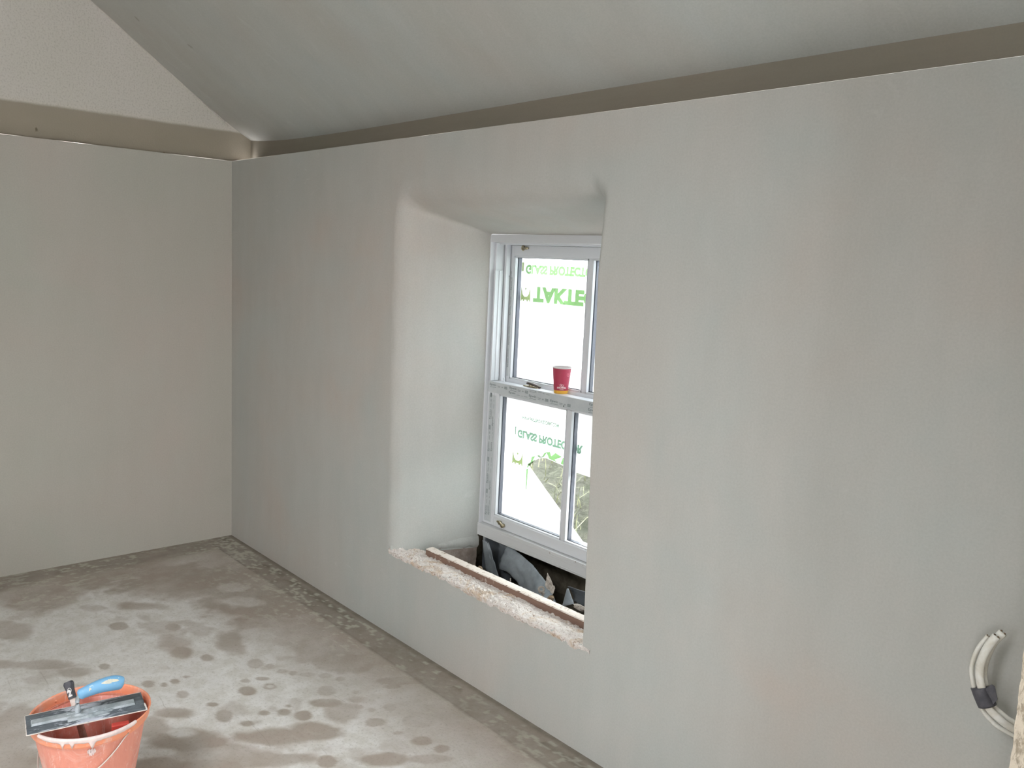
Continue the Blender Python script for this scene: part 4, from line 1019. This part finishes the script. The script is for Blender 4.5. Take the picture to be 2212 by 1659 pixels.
mb = MB(); mb.add([(-Lh+0.012, -0.014, 0.001), (Lh-0.024, -0.014, 0.001), (Lh-0.024, 0.018, 0.001), (-Lh+0.012, 0.018, 0.001), (-Lh+0.014, -0.011, 0.0072), (Lh-0.026, -0.011, 0.0072), (Lh-0.026, 0.014, 0.0072), (-Lh+0.014, 0.014, 0.0072)],
       [(0, 1, 5, 4), (1, 2, 6, 5), (2, 3, 7, 6), (3, 0, 4, 7), (4, 5, 6, 7), (3, 2, 1, 0)])
mb.build('spine', M['alloy'], tw, bevel=0.001)['label'] = 'pale alloy mounting bar along the blade'
mb = MB(); P = []
for i in range(36):
    x = -0.050+0.115*i/35; P.append([(x, -0.036+0.056*j/20, 0.0075+0.006*max(-0.6, fb(x*34, j*0.45, 2, 4))-0.007*(abs(j-11)/11)**3-0.006*(abs(i-14)/21)**4) for j in range(21)])
mb.grid(P); mb.build('plaster_smear', M['alloy'], tw, smooth=True)
# tang rising at the left end of the grip, grip running back to the right
mb = MB(); mb.tube(spline([(-0.022, 0.0, 0.004), (-0.022, 0.0, 0.022), (-0.022, 0, 0.046), (-0.014, 0, 0.061), (0.0, 0, 0.066), (0.02, 0, 0.069)], 24), [0.0075]*6+[0.0058]*19, 12)
mb.build('tang', M['alloy'], tw, smooth=True)
mb = MB(); gp = spline([(-0.020, 0, 0.058), (0.0, 0, 0.065), (0.035, 0, 0.073), (0.065, 0, 0.075), (0.086, 0, 0.072), (0.096, 0, 0.069)], 30)
gr = [0.0]*31
for k in range(31):
    u = k/30; gr[k] = 0.0150+0.0035*math.sin(math.pi*u)+0.002*math.sin(2*math.pi*u+3.6)
gr[0], gr[1], gr[-1], gr[-2] = 0.0085, 0.0125, 0.0085, 0.0145
mb.tube(gp, gr, 24, ry=[g*1.05 for g in gr]); gpo = mb.build('grip', M['grip'], tw, smooth=True); gpo['label'] = 'blue handle grip'
def ongrip(u, q):              # u along, q angle (0 = towards the camera side, positive up)
    k = min(29, max(0, int(u*30))); f_ = u*30-k; p = gp[k].lerp(gp[k+1], f_); r_ = (gr[k]*(1-f_)+gr[k+1]*f_)+0.0006
    return (p.x, p.y-r_*math.cos(q), p.z+r_*1.05*math.sin(q))
mb = MB(); P = []
for i in range(34):
    u = 0.42+0.36*i/33; hh = 0.62*math.sin(math.pi*min(1, max(0.03, i/33)))**0.6*(1 if i < 16 else 0.65)
    P.append([ongrip(u, 0.75+hh*(j/8-0.5)*(1+0.35*fb(i*0.8, j))) for j in range(9)])
mb.grid(P); 
mb.build('worn_print', M['grip_print'], gpo, smooth=True)
mb = MB(); P = [[ongrip(0.24+0.035*i/6, 0.55+0.55*(j/6-.5)*(0.6+0.4*math.sin(j*2+i))) for j in range(7)] for i in range(7)]; mb.grid(P)
mb.build('worn_print', M['grip_print'], gpo, smooth=True)
mb = MB(); mb.tube([gp[-1], gp[-1]+(gp[-1]-gp[-3]).normalized()*0.0025], [0.007, 0.006], 12); mb.build('end_cap', M['edge_plaster'], gpo, smooth=True)

# ---- brush handle standing in the bucket behind the trowel
hb = empty('marked_hand_tool', (2.05, -1.335, 0.158)); tag(hb, 'black-taped tool handle marked with white paint, standing in the bucket', 'hand tool')
HB0 = Vector((2.05, -1.335, 0.158))
yk = -1.345
topc, midc, lowc = at(148, 1477, 1, -1.372)-HB0, at(153, 1494, 1, -1.370)-HB0, at(157, 1509, 1, -1.368)-HB0
dirn = (topc-lowc).normalized(); sidev = Vector(RIGHT)*1.0; sidev = (sidev-dirn*sidev.dot(dirn)).normalized()
def slab(mb, pts, ws, th):
    P = []
    dv = dirn.cross(sidev).normalized()
    for p, w in zip(pts, ws):
        P.append([p+sidev*(w*math.cos(a)*(abs(math.cos(a))**-0.35 if abs(math.cos(a)) > .05 else 1))*0.9+dv*th*math.sin(a) for a in [2*math.pi*k/20 for k in range(21)]])
    mb.grid(P); mb.add(P[0][:-1], [tuple(range(20))]); mb.add(P[-1][:-1], [tuple(reversed(range(20)))])
mb = MB(); slab(mb, [topc+dirn*0.006, topc, topc-dirn*0.006, topc.lerp(lowc, .45), lowc], [0.0125, 0.0165, 0.0155, 0.0120, 0.0120], 0.010)
th_ = mb.build('taped_end', M['black_tape'], hb, smooth=False, bevel=0.001); th_['label'] = 'black taped end'
mb = MB(); slab(mb, [lowc, lowc-dirn*0.020, lowc-dirn*0.17], [0.0100, 0.0100, 0.0120], 0.007); mb.build('wooden_shaft', M['pale_wood'], hb, smooth=True)
mb = MB(); dv = sidev.cross(dirn).normalized()
if dv.dot(Vector(CAM)-HB0) < 0: dv = -dv
v, f = text_geo('R2', 1, 0.02)
v, f = text_geo('2', 1, 0.05)
base_ = midc-dirn*0.006
mb.add([base_+sidev*(-0.006+0.012*a)+dirn*(-0.008+0.020*b)+dv*0.0098 for a, b in v], f)
cpt = base_+dirn*0.010+sidev*0.002+dv*0.0098; pts = [cpt+sidev*0.005*math.cos(a)+dirn*0.006*math.sin(a) for a in np.linspace(0, 6.28, 20)]
mb.tube(pts, 0.0009, 6, up=dv, cap=False)
mb.build('painted_mark', M['white_paint'], th_)
# red tool lying inside the bucket
rt = empty('red_scraper', (2.18, -1.30, 0.17)); tag(rt, 'red plastic tool edge just visible inside the bucket under the trowel', 'hand tool')
mb = MB(); mb.obox((0.008, 0.012, 0.07), (0.006, 0.022, 0), (-0.010, 0.003, 0.0), (0.004, 0, 0.045)); mb.build('scraper_body', M['red_plastic'], rt, bevel=0.003)

# ================================================================ OUTSIDE
mb = MB(); mb.quad((-6, 0.64, -0.25), (9, 0.64, -0.25), (9, 1.5, -0.25), (-6, 1.5, -0.25)); o = mb.build('path', M['ground']); structure(o)
P = []
for i in range(121):
    x = -8+16*i/120; row = []
    for j in range(61):
        v = j/60; y = 1.25+5*v; z = -0.27+1.05*min(1, v*2.2)**0.7+1.0*max(0, v-0.4)+0.10*fb(x*1.5, y*1.5, 2)+0.05*fb(x*6, y*6, 4)
        row.append((x, y, z))
    P.append(row)
mb = MB(); mb.grid(P); o = mb.build('grass_bank', M['grass'], smooth=True); structure(o)
mb = MB()
for k in range(1500):
    x = random.uniform(-0.8, 2.6); y = random.uniform(1.3, 3.4); v = (y-1.25)/5
    z = -0.27+1.05*min(1, v*2.2)**0.7+1.0*max(0, v-0.4)+0.10*fb(x*1.5, y*1.5, 2)+0.05*fb(x*6, y*6, 4)-0.02
    h = random.uniform(0.08, 0.32); a = random.uniform(0, 6.28); l = random.uniform(0.03, 0.25); w = random.uniform(0.002, 0.008)
    pts = [Vector((x+l*math.cos(a)*t_*t_, y+l*math.sin(a)*t_*t_, z+h*t_*(1-0.25*t_))) for t_ in (0, .35, .7, 1)]
    sd = Vector((-math.sin(a), math.cos(a), 0)); vs = []
    for i, p in enumerate(pts): vs += [p-sd*w*(1-i/3.2), p+sd*w*(1-i/3.2)]
    mb.add(vs, [(2*i, 2*i+1, 2*i+3, 2*i+2) for i in range(3)])
o = mb.build('long_grass', M['blade']); tag(o, 'long pale grass growing on the bank outside the window', 'grass', kind='stuff')
